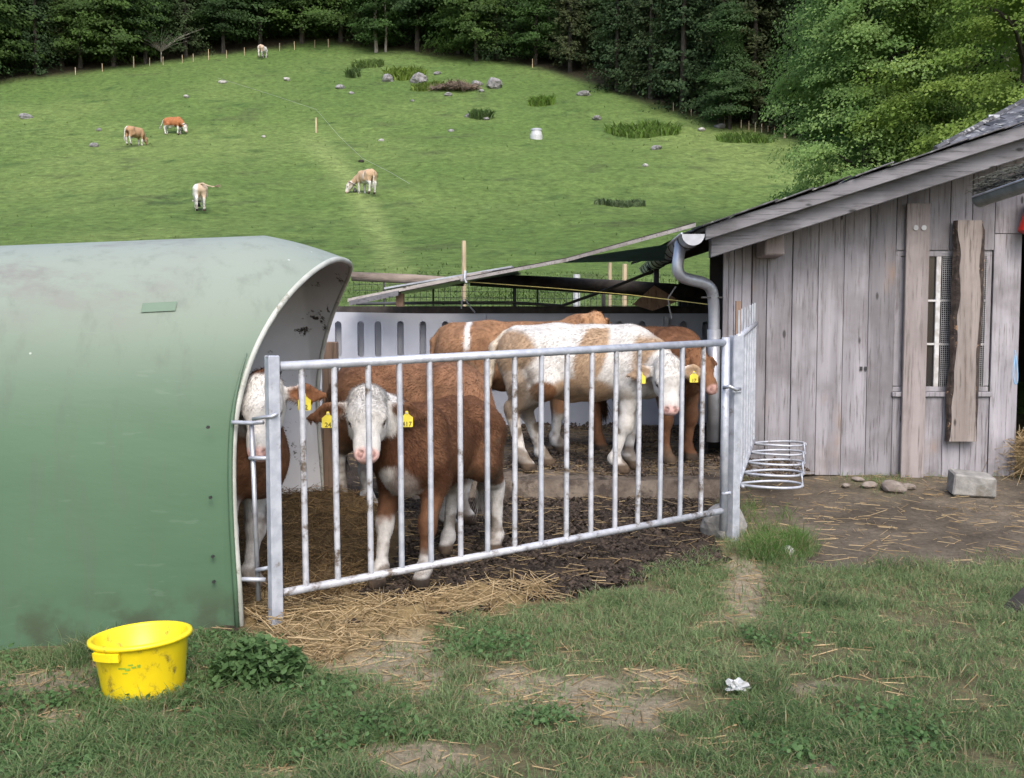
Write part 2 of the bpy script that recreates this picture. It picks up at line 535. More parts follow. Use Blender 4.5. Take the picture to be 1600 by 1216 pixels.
# ------------------------------------------------------------------ terrain
_ty = np.array([-60, 0, 6.2, 8.6, 11.8, 16, 22, 30, 40, 51, 55, 65, 77, 90, 110, 118, 130, 160, 220, 420.])
_tz = np.array([-1.5, 0, 0.0, 0.15, 0.30, 1.65, 2.05, 2.91, 4.5, 6.7, 7.75, 10.9, 14.55, 19.8, 28.8, 33, 38.7, 53, 85, 180.])
_dy = np.arange(-60, 420, 0.25)
_dz = np.interp(_dy, _ty, _tz)
def _smooth(a, n):
    k = np.hanning(n + 2)[1:-1]
    k /= k.sum()
    return np.convolve(np.pad(a, n // 2, mode='edge'), k, 'valid')[:len(a)]
_d1 = _smooth(_dz, 5)
_d2 = _smooth(_dz, 41)
_w = sstep(18, 40, _dy)
_dz = _d1 * (1 - _w) + _d2 * _w
P0 = np.array([-1.116, 4.88])
P1 = np.array([1.356, 6.64])
GD = (P1 - P0) / np.linalg.norm(P1 - P0)
GN = np.array([-GD[1], GD[0]])              # into the pen
def gate_side(x, y):                        # metres behind the gate line
    return (x - P0[0]) * GN[0] + (y - P0[1]) * GN[1]
def in_pen(x, y, front=0.0):
    xr = np.interp(y, [6.64, 8.7, 12], [1.36, 1.80, 2.2])
    return (gate_side(x, y) > -front) & (x < xr) & (x > -3.6) & (y < 12)
def G(x, y):
    x = np.asarray(x, float)
    y = np.asarray(y, float)
    z = np.interp(y, _dy, _dz)
    z = z - 0.055 * np.clip(-1.3 - x, 0, 4) * (1 - sstep(8, 12, y))
    far = sstep(13, 45, y)
    z = z + far * (n2(x, y, 0.06, 2, 3) * 0.55 + n2(x, y, 0.35, 2, 5) * 0.20 + n2(x * 0.7, y, 1.0, 3, 6) * 0.15)
    z = z + 0.02 * n2(x, y, 1.3, 2, 9) * (1 - far)
    return z
def gz(x, y):
    return float(G(np.array([x]), np.array([y]))[0])
_Ys = np.concatenate([np.arange(12.3, 40, 0.1), np.arange(40, 230, 0.2)])
def hp(px, py):                             # where the sight line meets the hillside
    d = ray(px, py)
    t = _Ys / d[1]
    xs, zs = d[0] * t, CAM_H + d[2] * t
    g = G(xs, _Ys)
    below = np.where(zs <= g)[0]
    i = below[0] if len(below) else len(_Ys) - 1
    return Vector((xs[i], _Ys[i], g[i]))
def soft(u, v, ells):
    m = np.zeros_like(u)
    for (cx, cy, rx, ry) in ells:
        q = ((u - cx) / rx) ** 2 + ((v - cy) / ry) ** 2
        m = np.maximum(m, 1 - sstep(0.25, 1.55, q))
    return m
BARE = [(860, 1085, 170, 32), (800, 1062, 60, 22), (990, 1110, 80, 30), (640, 1185, 110, 34), (640, 1062, 70, 22), (1170, 930, 42, 62), (60, 1065, 95, 22), (90, 1120, 70, 20),
        (560, 1015, 120, 42), (1260, 1075, 70, 9), (430, 1206, 50, 10), (1260, 1200, 40, 10), (1040, 1060, 60, 14)]
YARD = [(1420, 820, 260, 66), (1560, 800, 220, 80), (1300, 800, 90, 60), (1230, 760, 90, 40), (1340, 870, 130, 26)]
STRAWP = [(500, 1000, 90, 46), (590, 975, 120, 30), (790, 935, 90, 16), (720, 950, 80, 18), (420, 960, 40, 40)]
LUSH = [(1205, 825, 50, 50), (1212, 862, 62, 20)]
def zones(x, y):
    u, v = proj(x, y, G(x, y))
    nz = n2(x, y, 2.2, 3, 21) * 1.1 + n2(x, y, 8.0, 3, 22) * 0.9
    bare = soft(u + nz * 40, v + nz * 14, BARE)
    yard = soft(u + nz * 50, v + nz * 16, YARD)
    gs = gate_side(x, y)
    front = np.interp(x, [-1.1, -0.3, 0.25, 0.62, 0.9, 1.3], [0.12, 0.32, 0.44, 0.36, 0.06, 0.04]) + 0.10 * nz
    xr = np.interp(y, [6.64, 8.7, 12], [1.30, 1.75, 2.2])
    muck = sstep(-0.08, 0.08, gs + front) * (1 - sstep(-0.06, 0.06, x - xr)) * sstep(-0.15, 0.05, x + 1.35 + 0 * y + np.where(y > 4.75, 0, -9) + 2.2 * (y > 4.9)) * (y < 12)
    straw = soft(u + nz * 20, v + nz * 8, STRAWP)
    return bare, yard, muck, straw
xs = np.concatenate([np.linspace(-140, -12, 40), np.linspace(-11.5, -3.1, 34), np.arange(-3, 4.6, 0.032), np.linspace(4.7, 12, 30), np.linspace(12.6, 140, 40)])
ys = np.concatenate([np.linspace(-50, 0, 20), np.linspace(0.4, 2.9, 14), np.arange(3, 9.3, 0.032), np.linspace(9.35, 12, 32)])
def grid_mesh(xs, ys):
    X, Y = np.meshgrid(xs, ys, indexing='ij')
    nx, ny = X.shape
    I = np.arange(nx * ny).reshape(nx, ny)
    F = np.stack([I[:-1, :-1], I[1:, :-1], I[1:, 1:], I[:-1, 1:]], -1).reshape(-1, 4)
    return X.ravel(), Y.ravel(), F
X, Y, F = grid_mesh(xs, ys)
bare, yard, muck, straw = zones(X, Y)
Z = G(X, Y)
fine = n2(X, Y, 9, 4, 31)
lump = np.maximum(n2(X, Y, 4.5, 3, 33), -0.2)
Z = Z + muck * (0.055 * lump + 0.03 * fine) * (Y < 11) + (1 - muck) * 0.008 * fine
Z = Z + straw * 0.045 * (0.6 + fine) - yard * 0.012 + yard * 0.022 * n2(X, Y, 5, 4, 34) + (1 - muck) * (1 - yard) * 0.016 * n2(X, Y, 4, 3, 35)
nA = n2(X, Y, 1.7, 4, 41)[:, None]
nB = n2(X, Y, 6.0, 4, 42)[:, None]
c_soil = np.array([0.125, 0.112, 0.060]) * (1 + 0.35 * nB + 0.3 * nA)
c_bare = np.array([0.25, 0.21, 0.145]) * (1 + 0.25 * nA + 0.3 * nB)
c_yard = np.array([0.108, 0.089, 0.068]) * (1 + 0.55 * nA + 0.5 * nB)
c_muck = np.array([0.040, 0.030, 0.023]) * (1 + 0.5 * nA + 0.5 * nB)
c_str = np.array([0.20, 0.145, 0.07]) * (1 + 0.3 * nB)
C = c_soil
for m, c in ((bare, c_bare), (yard, c_yard), (muck, c_muck), (straw, c_str)):
    C = C * (1 - m[:, None]) + c * m[:, None]
g_me = np_mesh('ground', np.stack([X, Y, Z], -1), F, np.clip(C, 0.004, 1), True)
tag(link('ground', g_me, M['ground']), kind='structure')

# the hillside
xs2 = np.concatenate([np.linspace(-260, -72, 24), np.arange(-70, 46, 0.55), np.linspace(48, 240, 24)])
ys2 = np.concatenate([np.arange(12, 40, 0.45), np.arange(40, 135, 0.55), np.linspace(137, 400, 40)])
X, Y, F = grid_mesh(xs2, ys2)
Z = G(X, Y)
_tb = [hp(px, py) for px, py in ((-160, 150), (0, 131), (100, 120), (200, 105), (300, 92), (400, 79), (500, 68), (600, 80), (700, 90), (800, 101), (870, 116), (930, 135), (1000, 160), (1100, 190), (1180, 206), (1240, 217), (1320, 232), (1450, 262), (1620, 300))]
TBX = np.array([p.x / p.y for p in _tb])
TBY = np.array([p.y for p in _tb])
def forest_edge(x, y):                      # Y of the forest edge along the sight line through (x, y)
    return np.interp(x / np.maximum(y, 1), TBX, TBY)
def meadow_col(x, y):
    a = n2(x, y, 0.045, 3, 51)
    b = n2(x, y, 0.4, 3, 52)
    c = n2(x, y, 1.6, 3, 53)
    base = np.array([0.092, 0.146, 0.040])
    dry = np.array([0.140, 0.192, 0.060])
    deep = np.array([0.056, 0.100, 0.030])
    t = sstep(-0.25, 0.5, a + 0.3 * b)[:, None]
    col = base * (1 - t) + dry * t
    d_ = n2(x * 0.6, y, 0.8, 3, 54)
    t2 = sstep(0.0, 0.55, b * 0.5 + c * 0.35 + d_ * 0.55 - 0.05)[:, None]
    col = col * (1 - t2) + deep * t2
    hm = sstep(0.30, 0.5, n2(x * 0.7, y, 0.55, 3, 55))[:, None] * 0.5
    col = col * (1 - hm) + np.array([0.060, 0.070, 0.034]) * hm
    u, v = proj(x, y, G(x, y))
    px = np.interp(v, [200, 300, 400, 425], [496, 585, 632, 640])
    st = (np.exp(-((u - px + 22) / 22.0) ** 2) * sstep(190, 240, v))[:, None]
    col = col * (1 - 0.75 * st) + np.array([0.200, 0.255, 0.088]) * 0.75 * st
    st2 = (np.exp(-((u - px - 6) / 6.0) ** 2) * sstep(190, 240, v))[:, None]
    col = col * (1 - 0.35 * st2) + deep * 0.35 * st2
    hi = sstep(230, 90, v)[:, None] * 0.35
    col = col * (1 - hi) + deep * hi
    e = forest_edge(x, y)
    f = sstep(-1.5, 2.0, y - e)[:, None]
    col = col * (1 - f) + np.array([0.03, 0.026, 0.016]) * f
    return col
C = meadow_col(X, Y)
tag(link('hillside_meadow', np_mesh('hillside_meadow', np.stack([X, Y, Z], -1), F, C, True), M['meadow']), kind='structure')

# ------------------------------------------------------------------ blades, stalks and leaves
def blades(P, H, Wd, lean, cols, seg=2, yaw=None, curl=0.5):
    n = len(P)
    yaw = rng.uniform(0, 2 * np.pi, n) if yaw is None else yaw
    dx, dy = np.cos(yaw), np.sin(yaw)
    fx = rng.uniform(0, 2 * np.pi, n)
    wx, wy = np.cos(fx) * Wd / 2, np.sin(fx) * Wd / 2
    V, ring = [], []
    L = H * lean
    if seg == 1:
        v0 = P + np.stack([-wx, -wy, 0 * wx], -1)
        v1 = P + np.stack([wx, wy, 0 * wx], -1)
        v2 = P + np.stack([dx * L, dy * L, H], -1)
        V = np.stack([v0, v1, v2], 1).reshape(-1, 3)
        F = np.arange(3 * n).reshape(n, 3)
        c = np.repeat(cols, 3, 0)
        return V, F, c
    m = P + np.stack([dx * L * 0.3, dy * L * 0.3, H * 0.62], -1)
    tip = P + np.stack([dx * L, dy * L, H * (1 - curl * 0.3 * lean)], -1)
    w3 = np.stack([wx, wy, 0 * wx], -1)
    V = np.stack([P - w3, P + w3, m - w3 * 0.75, m + w3 * 0.75, tip], 1).reshape(-1, 3)
    b = np.arange(n)[:, None] * 5
    F = np.concatenate([b + np.array([0, 1, 3]), b + np.array([0, 3, 2]), b + np.array([2, 3, 4])], 0)
    return V, F, np.repeat(cols, 5, 0)
def stack(parts):
    Vs, Fs, Cs, n = [], [], [], 0
    for V, F, c in parts:
        Vs.append(V); Fs.append(F + n); Cs.append(c)
        n += len(V)
    return np.concatenate(Vs), np.concatenate(Fs), np.concatenate(Cs)
def sample_view(n, y0, y1, power=1.0, spread=0.62):
    y = y0 + (y1 - y0) * rng.random(n) ** power
    x = rng.uniform(-1, 1, n) * (y * spread + 0.4)
    return x, y
HUT = lambda x, y: (x < -1.24) & (y > 4.82 + 0.20 * (x + 1.27)) & (y < 7.3)
BKT = gp(226, 1079)
# near lawn
x, y = sample_view(620000, 2.6, 9.0, 1.25)
bare, yard, muck, straw = zones(x, y)
u, v = proj(x, y, G(x, y))
lush = soft(u, v, LUSH)
dn = n2(x, y, 3.0, 3, 61)
n7 = n2(x, y, 8.5, 2, 62)
dens = np.clip(0.58 + 1.0 * dn + 0.9 * n7, 0.05, 1.0) * (1 - 0.86 * np.clip(bare, 0, 1)) * (1 - np.clip(yard * 1.15 - 0.05, 0, 1)) * (1 - np.clip(muck * 1.2, 0, 1)) * (1 - 0.9 * straw)
dens = np.maximum(dens * np.where(v < 880, 0.55, 1.0), lush * 0.95 * (gate_side(x, y) < -0.12) * (muck < 0.5))
dens[HUT(x, y)] = 0
dens[(x - BKT.x) ** 2 + (y - BKT.y) ** 2 < 0.155 ** 2] = 0
k = rng.random(len(x)) < dens
x, y, dn, lush, v = x[k], y[k], dn[k], lush[k], v[k]
n = len(x)
P = np.stack([x, y, G(x, y) - 0.004], -1)
tall = n2(x, y, 1.4, 3, 63)
H = (0.024 + 0.026 * rng.random(n) + 0.038 * np.clip(tall + 0.25 * dn + 0.1, 0, 1)) * (1 + 1.1 * lush)
tf = np.clip(n2(x, y, 3.2, 3, 64) * 2.6 - 0.35, 0, 1)
H *= np.where(rng.random(n) < 0.03, 1.7, 1.0) * (1 + 0.9 * tf)
tone = n2(x, y, 0.9, 3, 65)[:, None]
c1, c2, c3 = np.array([0.104, 0.176, 0.064]), np.array([0.250, 0.325, 0.155]), np.array([0.36, 0.30, 0.18])
t = np.clip(0.38 + 0.55 * tone + 0.25 * rng.standard_normal((n, 1)), 0, 1)
cols = (c1 * (1 - t) + c2 * t) * (1.06 - 0.22 * tf[:, None])
lushc = np.array([0.095, 0.19, 0.035])
cols = cols * (1 - lush[:, None] * 0.8) + lushc * lush[:, None] * 0.8
dry = rng.random(n) < 0.14 + 0.12 * np.clip(tone[:, 0], 0, 1)
cols[dry] = c3 * rng.uniform(0.6, 1.1, (dry.sum(), 1))
lean = rng.uniform(0.3, 1.8, n)
V, F, c = blades(P, H, 0.0032 + 0.0022 * rng.random(n), lean, cols)
tag(link('grass', np_mesh('grass', V, F, c), M['grass']), 'patchy short grass with bare spots in front of the pen and shed', 'grass', kind='stuff')
# low broad leaves (clover, dandelion) between the blades
def leaflets(P, s, cols, tilt=0.5):
    n = len(P)
    yaw = rng.uniform(0, 2 * np.pi, n)
    a = np.stack([np.cos(yaw), np.sin(yaw), rng.uniform(-tilt, tilt, n)], -1)
    b = np.stack([-np.sin(yaw), np.cos(yaw), rng.uniform(-tilt, tilt, n)], -1)
    s = s[:, None]
    dn_ = np.array([0, 0, -1.0]) * s
    V = np.stack([P - a * s * 0.5, P - b * s * 0.36 - a * s * 0.08 + dn_ * 0.08, P - b * s * 0.30 + a * s * 0.28 + dn_ * 0.08, P + a * s * 0.52 + dn_ * 0.12, P + b * s * 0.30 + a * s * 0.28 + dn_ * 0.08, P + b * s * 0.36 - a * s * 0.08 + dn_ * 0.08, P], 1).reshape(-1, 3)
    bq = np.arange(n)[:, None] * 7
    F = np.concatenate([bq + np.array([6, k, (k + 1) % 6]) for k in range(6)], 0)
    return V, F, np.repeat(cols, 7, 0)
def quads2tri(F):
    return np.concatenate([F[:, [0, 1, 2]], F[:, [0, 2, 3]]], 0)
CLOVER = [(60, 1150, 170, 70), (520, 1160, 160, 60), (330, 1010, 90, 40), (200, 1130, 150, 50), (740, 1010, 110, 25), (400, 1090, 160, 40), (1200, 1120, 60, 20), (1230, 1000, 50, 20), (860, 1120, 60, 20), (1340, 1160, 130, 50), (20, 1050, 40, 30)]
x, y = sample_view(210000, 2.6, 5.6, 1.0, 0.55)
u, v = proj(x, y, G(x, y))
bare, yard, muck, straw = zones(x, y)
cl = soft(u + 40 * n2(x, y, 3, 2, 71), v + 20 * n2(x, y, 3, 2, 72), CLOVER) * np.clip(0.7 + 1.2 * n2(x, y, 4.5, 2, 73), 0.05, 1)
cl = cl * (1 - 0.9 * bare) * (1 - muck)
cl[HUT(x, y)] = 0
cl[(x - BKT.x) ** 2 + (y - BKT.y) ** 2 < 0.17 ** 2] = 0
k = rng.random(len(x)) < cl * 0.34
x, y = x[k], y[k]
n = len(x)
P = np.stack([x, y, G(x, y) + 0.012 + 0.055 * rng.random(n) * np.clip(0.6 + n2(x, y, 2, 2, 74), 0.2, 1)], -1)
t = rng.random((n, 1))
cols = np.array([0.060, 0.128, 0.038]) * (1 - t) + np.array([0.14, 0.235, 0.095]) * t
V, F, c = leaflets(P, 0.014 + 0.014 * rng.random(n), cols, 0.7)
tag(link('clover', np_mesh('clover', V, F, c), M['grass']), 'low clover and broad leaved weeds growing among the foreground grass', 'clover', kind='stuff')
# straw
def stalks(P, L, W, yaw, pitch, cols, sag=0.1):
    d = np.stack([np.cos(yaw) * np.cos(pitch), np.sin(yaw) * np.cos(pitch), np.sin(pitch)], -1) * L[:, None] / 2
    w = np.stack([-np.sin(yaw), np.cos(yaw), 0 * yaw], -1) * W[:, None] / 2
    up = np.array([0, 0, 1.0]) * W[:, None] * 0.8
    V = np.stack([P - d - w, P - d + w, P - d + up, P + d - w, P + d + w, P + d + up], 1).reshape(-1, 3)
    b = np.arange(len(P))[:, None] * 6
    F = np.concatenate([b + np.array(q) for q in ((0, 2, 5), (0, 5, 3), (2, 1, 4), (2, 4, 5), (0, 3, 4), (0, 4, 1))], 0)
    return V, F, np.repeat(cols, 6, 0)
def straw_cols(n, dark=0.0):
    t = rng.random((n, 1))
    c = np.array([0.19, 0.125, 0.055]) * (1 - t) + np.array([0.45, 0.34, 0.19]) * t
    return c * (1 - dark * rng.random((n, 1)))
x, y = sample_view(150000, 2.7, 11.0, 1.0, 0.60)
bare, yard, muck, straw = zones(x, y)
u, v = proj(x, y, G(x, y))
cl = n2(x, y, 1.6, 3, 81)
ds = 0.034 + 0.26 * bare * np.clip(0.4 + cl, 0, 1) + 0.075 * yard * np.clip(0.25 + 1.5 * cl, 0.05, 1) + 0.05 * muck * np.clip(0.3 + 1.3 * cl, 0.1, 1) + 0.5 * straw * np.clip(0.7 + 1.4 * cl, 0.15, 1.3)
ds[HUT(x, y)] = 0
k = rng.random(len(x)) < ds
x, y, muck, straw = x[k], y[k], muck[k], straw[k]
n = len(x)
P = np.stack([x, y, G(x, y) + 0.008 + straw * 0.055 * rng.random(n) + muck * 0.02], -1)
cols = straw_cols(n, 0.25)
cols = cols * (1 - 0.35 * (muck * (1 - straw))[:, None] * rng.random((n, 1)))
V1 = stalks(P, rng.uniform(0.03, 0.15, n) * (1 + 0.5 * straw), rng.uniform(0.0022, 0.005, n), rng.uniform(0, 6.28, n), rng.normal(0, 0.12 + 0.22 * straw, n), cols)
# bedding inside the hutch mouth, in a heap towards its far wall
n = 9000
y = rng.uniform(4.95, 7.15, n)
x = -1.25 + rng.uniform(-1.2, 0.42, n)
hb = 0.22 * sstep(5.3, 6.6, y) * (1 - sstep(-1.2, -0.6, x)) + 0.03
P = np.stack([x, y, G(x, y) + hb * rng.uniform(0.75, 1.08, n)], -1)
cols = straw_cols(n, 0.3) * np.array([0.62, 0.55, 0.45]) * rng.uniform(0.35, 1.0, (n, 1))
V2 = stalks(P, rng.uniform(0.04, 0.14, n), rng.uniform(0.002, 0.0042, n), rng.uniform(0, 6.28, n), rng.normal(0, 0.35, n), cols)
V, F, c = stack([V1, V2])
tag(link('straw', np_mesh('straw', V, F, c), M['straw']), 'scattered loose yellow straw along the gate and over the yard', 'straw', kind='stuff')
# dung heap body under the bedding
X, Y, F = grid_mesh(np.linspace(-3.4, -0.55, 60), np.linspace(4.98, 7.12, 50))
hb = 0.21 * sstep(5.3, 6.6, Y) * (1 - sstep(-1.2, -0.6, X)) + 0.02 * (1 - sstep(-1.0, -0.62, X))
Zb = G(X, Y) + hb + 0.03 * n2(X, Y, 6, 3, 91) * (hb > 0.01) - 0.012 * (hb < 0.012)
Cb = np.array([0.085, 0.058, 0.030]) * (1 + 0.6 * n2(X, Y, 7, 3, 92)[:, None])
tag(link('bedding', np_mesh('bedding', np.stack([X, Y, Zb], -1), F, np.clip(Cb, 0.01, 1), True), M['ground']), 'trodden brown straw bedding heaped in the mouth of the hutch', 'bedding', kind='stuff')
# muck clods over the pen floor
n = 26000
x = rng.uniform(-1.2, 1.9, n)
y = rng.uniform(4.9, 7.8, n)
k = (gate_side(x, y) > -0.28 - 0.1 * rng.random(n)) & (x < np.interp(y, [6.64, 8.7], [1.28, 1.70]))
x, y = x[k], y[k]
n = len(x)
oct_v = np.array([[1, 0, 0], [-1, 0, 0], [0, 1, 0], [0, -1, 0], [0, 0, 1], [0, 0, -0.5]])
oct_f = np.array([[0, 2, 4], [2, 1, 4], [1, 3, 4], [3, 0, 4], [2, 0, 5], [1, 2, 5], [3, 1, 5], [0, 3, 5]])
s = rng.uniform(0.005, 0.021, n) * np.where(rng.random(n) < 0.06, 1.6, 1)
V = (oct_v[None] * (0.7 + 0.6 * rng.random((n, 6, 1)))) * s[:, None, None] * np.array([1.2, 1.2, 0.7])
ang = rng.uniform(0, 6.28, n)
ca, sa = np.cos(ang)[:, None], np.sin(ang)[:, None]
V = np.stack([V[..., 0] * ca - V[..., 1] * sa, V[..., 0] * sa + V[..., 1] * ca, V[..., 2]], -1)
V = V + np.stack([x, y, G(x, y) + 0.012], -1)[:, None]
F = (np.arange(n)[:, None, None] * 6 + oct_f[None]).reshape(-1, 3)
cols = np.repeat(np.array([0.042, 0.032, 0.025]) * rng.uniform(0.4, 2.0, (n, 1)), 6, 0)
tag(link('mud', np_mesh('mud', V.reshape(-1, 3), F, cols), M['ground']), 'churned dark muck clods trodden by the calves inside the pen', 'mud', kind='stuff')
# meadow grass on the hill
n = 260000
y = 12.5 * (118 / 12.5) ** (rng.random(n) ** 0.85)
x = rng.uniform(-0.52, 0.40, n) * y
ok = (y < forest_edge(x, y) + 1) & (rng.random(n) < 0.62 * np.clip(0.55 + 1.3 * n2(x, y, 0.22, 3, 96) + 0.9 * n2(x, y, 0.9, 2, 97), 0.12, 1) * (1 - 0.97 * sstep(17, 32, y)))
x, y = x[ok], y[ok]
n = len(x)
g = n2(x, y, 0.5, 3, 95)
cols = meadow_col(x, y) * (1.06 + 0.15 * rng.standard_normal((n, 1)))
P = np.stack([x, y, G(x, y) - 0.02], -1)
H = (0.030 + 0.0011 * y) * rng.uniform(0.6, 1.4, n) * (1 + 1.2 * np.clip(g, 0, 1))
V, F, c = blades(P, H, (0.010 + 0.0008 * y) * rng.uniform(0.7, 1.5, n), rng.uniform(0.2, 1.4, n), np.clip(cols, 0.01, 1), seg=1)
mg_me = np_mesh('meadow_grass', V, F, c)
up_normals(mg_me, 0.8)
tag(link('meadow_grass', mg_me, M['meadow_blade']), 'grazed green grass covering the steep hillside pasture', 'grass', kind='stuff')

# ------------------------------------------------------------------ things modelled straight in world coordinates
WROOTS = {}
_link0 = link
def link(name, data, mat=None, parent=None, loc=None, rot=None):
    o = _link0(name, data, mat, parent, loc, rot)
    if parent is not None and parent.name in WROOTS and loc is None:
        o.location = -WROOTS[parent.name]
    return o
def wroot(name, label, cat, base, group=None):
    o = empty(name, label, cat, base, group=group)
    WROOTS[o.name] = Vector(base)
    return o

# ------------------------------------------------------------------ calf hutch
HX0, HYC, HRY, HH, HN = -1.37, 6.05, 1.15, 1.92, 2.85
hd = np.array([-1.0, -0.20, -0.056])
tt = np.linspace(0, math.pi, 73)
def arch(ry, h, n=HN):
    c, s = np.cos(tt), np.sin(tt)
    return HYC - ry * np.sign(c) * np.abs(c) ** (2 / n), h * np.abs(s) ** (2 / n)
def hutch_rings(off):
    ya, za = arch(HRY - off, HH - off)
    yl, zl = arch(HRY - off, 1.80 - off)
    def lipx(z):
        return -1.350 + 0.40 * (np.clip(z, 0, 3) / 1.80) ** 4.3 + 0.065 * np.clip(1 - z / 1.0, 0, 1)
    lip = np.stack([lipx(zl), yl, zl], -1)
    cx = np.minimum(HX0 + 0 * ya, lip[:, 0] - 0.02)
    crease = np.stack([cx, ya, za], -1)
    rings = []
    for k in np.linspace(0, 1, 7):
        q = lip * (1 - k) + crease * k
        q[:, 2] += 0.012 * math.sin(math.pi * k)
        rings.append(q)
    for s in np.linspace(0.0, 2.4, 14)[1:]:
        rings.append(crease + hd * s)
    return np.array(rings)
def loft(rings, flip=False):
    m, n = rings.shape[:2]
    I = np.arange(m * n).reshape(m, n)
    F = np.stack([I[:-1, :-1], I[1:, :-1], I[1:, 1:], I[:-1, 1:]], -1).reshape(-1, 4)
    return rings.reshape(-1, 3), (F[:, ::-1] if flip else F)
hutch = wroot('calf_hutch', 'large green arched calf hutch with an open hooded mouth at its right end', 'calf hutch', (-2.4, 6.0, -0.05))
ro, ri = hutch_rings(0.0), hutch_rings(0.022)
for r_ in (ro, ri):
    r_[:, 0, 2] -= 0.12
    r_[:, -1, 2] -= 0.12
V, F = loft(ro)
hs_ = link('shell', np_mesh('shell', V, F, None, True), M['hutch'], hutch)
V, F = loft(ri, True)
link('lining', np_mesh('lining', V, F, None, True), M['hutch_in'], hutch)
MB().tube([Vector(p) for p in (ro[0] + ri[0]) / 2], 0.016, 10).build('rim', M['rim'], hutch, smooth=True)
# turned-out flange along the near edge of the mouth
fl = [Vector(p) for p in ro[1][:16]]
MB().tube([p + Vector((0.0, -0.008, 0)) for p in fl], [0.012] * 9 + [0.012 * (1 - k / 7.5) for k in range(7)], 6).build('flange', M['hutch'], hutch, smooth=True)
vs = [tuple(p) for p in ro[-1]]
MB().add(vs, [tuple(range(len(vs)))]).build('back_wall', M['hutch'], hutch)
for z_ in (0.22, 0.34, 0.62, 0.95):
    MB().tube([Vector((-1.40 - 0.02 * z_, 4.878 + 0.02 * max(0, z_ - 0.7), z_)), Vector((-1.40 - 0.02 * z_, 4.865 + 0.02 * max(0, z_ - 0.7), z_))], 0.008, 6).build('bolt', M['black'], hutch)
pt = np.array([[ro[9][k] * (1 - a) + ro[10][k] * a for k in (18, 19)] for a in (-1.6, -0.75)])
_pm = simple('repair_patch', (0.092, 0.150, 0.102), (0.085, 0.138, 0.095), 0.58)
V, F = loft(pt + np.array([0, -0.006, 0.004]))
link('patch', np_mesh('patch', V, F), _pm, hutch)
# timber post at the far edge of the mouth
pz = gz(-1.24, 7.15)
tag(box('timber_post', (-1.30, 7.17, pz - 0.1), (-1.20, 7.27, 1.30), M['brown_wood'], bevel=0.006), 'short brown timber post at the far side of the hutch mouth', 'post')

# ------------------------------------------------------------------ gate across the pen
def gpt(t, h, off=0.0):
    p = P0 + (P1 - P0) * t + GN * off
    return Vector((p[0], p[1], 0.159 + 0.076 * t + h * 1.073))
def gt_px(px):
    k = (px - 800) / FPX
    d = P1 - P0
    return (k * P0[1] - P0[0]) / (d[0] - k * d[1])
GROT = Matrix.Rotation(math.atan2(GD[1], GD[0]), 3, 'Z')
gate = wroot('pen_gate', 'long pale galvanised barred gate across the front of the calf pen', 'gate', (P0[0], P0[1], 0.0))
MB().tube([gpt(0.012, 1), gpt(0.993, 1)], 0.0225, 12).build('top_rail', M['white_metal'], gate, smooth=True)
MB().tube([gpt(0.012, 0), gpt(0.993, 0)], 0.0205, 12).build('bottom_rail', M['dirty_metal'], gate, smooth=True)
MB().box(P0.tolist() + [0.60], (0.056, 0.056, 1.37), GROT).build('stile', M['white_metal'], gate, bevel=0.005)
MB().tube([gpt(0.998, 1.03), gpt(0.998, -0.12)], 0.026, 10).build('stile', M['white_metal'], gate, smooth=True)
for px in (471, 522, 575, 624, 671, 718, 761, 804, 846, 886, 925, 963, 999, 1034, 1066, 1099):
    t = gt_px(px)
    lean = 0.004 * (0.5 - t)
    MB().tube([gpt(t + lean * -0.3, 1), gpt(t + lean * 0.6, 0.5, random.uniform(-0.004, 0.004)), gpt(t + lean * 1.5, 0)], 0.0152, 10, cap=False).build('bar', M['dirty_metal' if random.random() < 0.4 else 'white_metal'], gate, smooth=True)
hg = MB()
q = Vector((P0[0], P0[1], 0))
hg.tube([at(362, 660, 4.93), at(395, 661, 4.93), at(411, 660, 4.90)], 0.010, 8)
hg.build('hinge_arm', M['white_metal'], gate, smooth=True)
MB().tube([at(395, 655, 4.88), at(412, 652, 4.85), at(425, 651, 4.84), at(434, 646, 4.85)], 0.009, 8).build('hinge_hook', M['zinc'], gate, smooth=True)
MB().tube([at(390, 716, 4.94), at(418, 716, 4.9)], 0.010, 8).build('hinge_arm', M['white_metal'], gate, smooth=True)
MB().tube([at(400, 891, 4.94), at(428, 886, 4.9)], 0.010, 8).build('hinge_arm', M['white_metal'], gate, smooth=True)
MB().tube([at(374, 905, 4.92), at(415, 906, 4.92)], 0.011, 8).build('hinge_arm', M['white_metal'], gate, smooth=True)
MB().tube([at(393, 662, 4.95), at(404, 938, 4.95)], 0.012, 8).build('hinge_rod', M['zinc'], gate, smooth=True)

# post the gate closes on, with its stone footing
gp_ = wroot('gate_post', 'square galvanised post with a latch where the barred gate meets the side fence', 'post', (1.415, 6.70, 0.0))
MB().box((1.425, 6.70, 0.64), (0.062, 0.062, 1.42), GROT).build('post_tube', M['white_metal'], gp_, bevel=0.004)
MB().box((1.435, 6.665, 1.17), (0.085, 0.012, 0.36), GROT).build('cover_plate', M['white_metal'], gp_)
MB().tube([at(1131, 606, 6.60), at(1140, 604, 6.56), at(1150, 609, 6.58), at(1156, 608, 6.62)], 0.012, 8).build('latch', M['zinc'], gp_, smooth=True)
MB().tube([at(1128, 772, 6.62), at(1142, 770, 6.62)], 0.012, 8).build('latch', M['white_metal'], gp_, smooth=True)

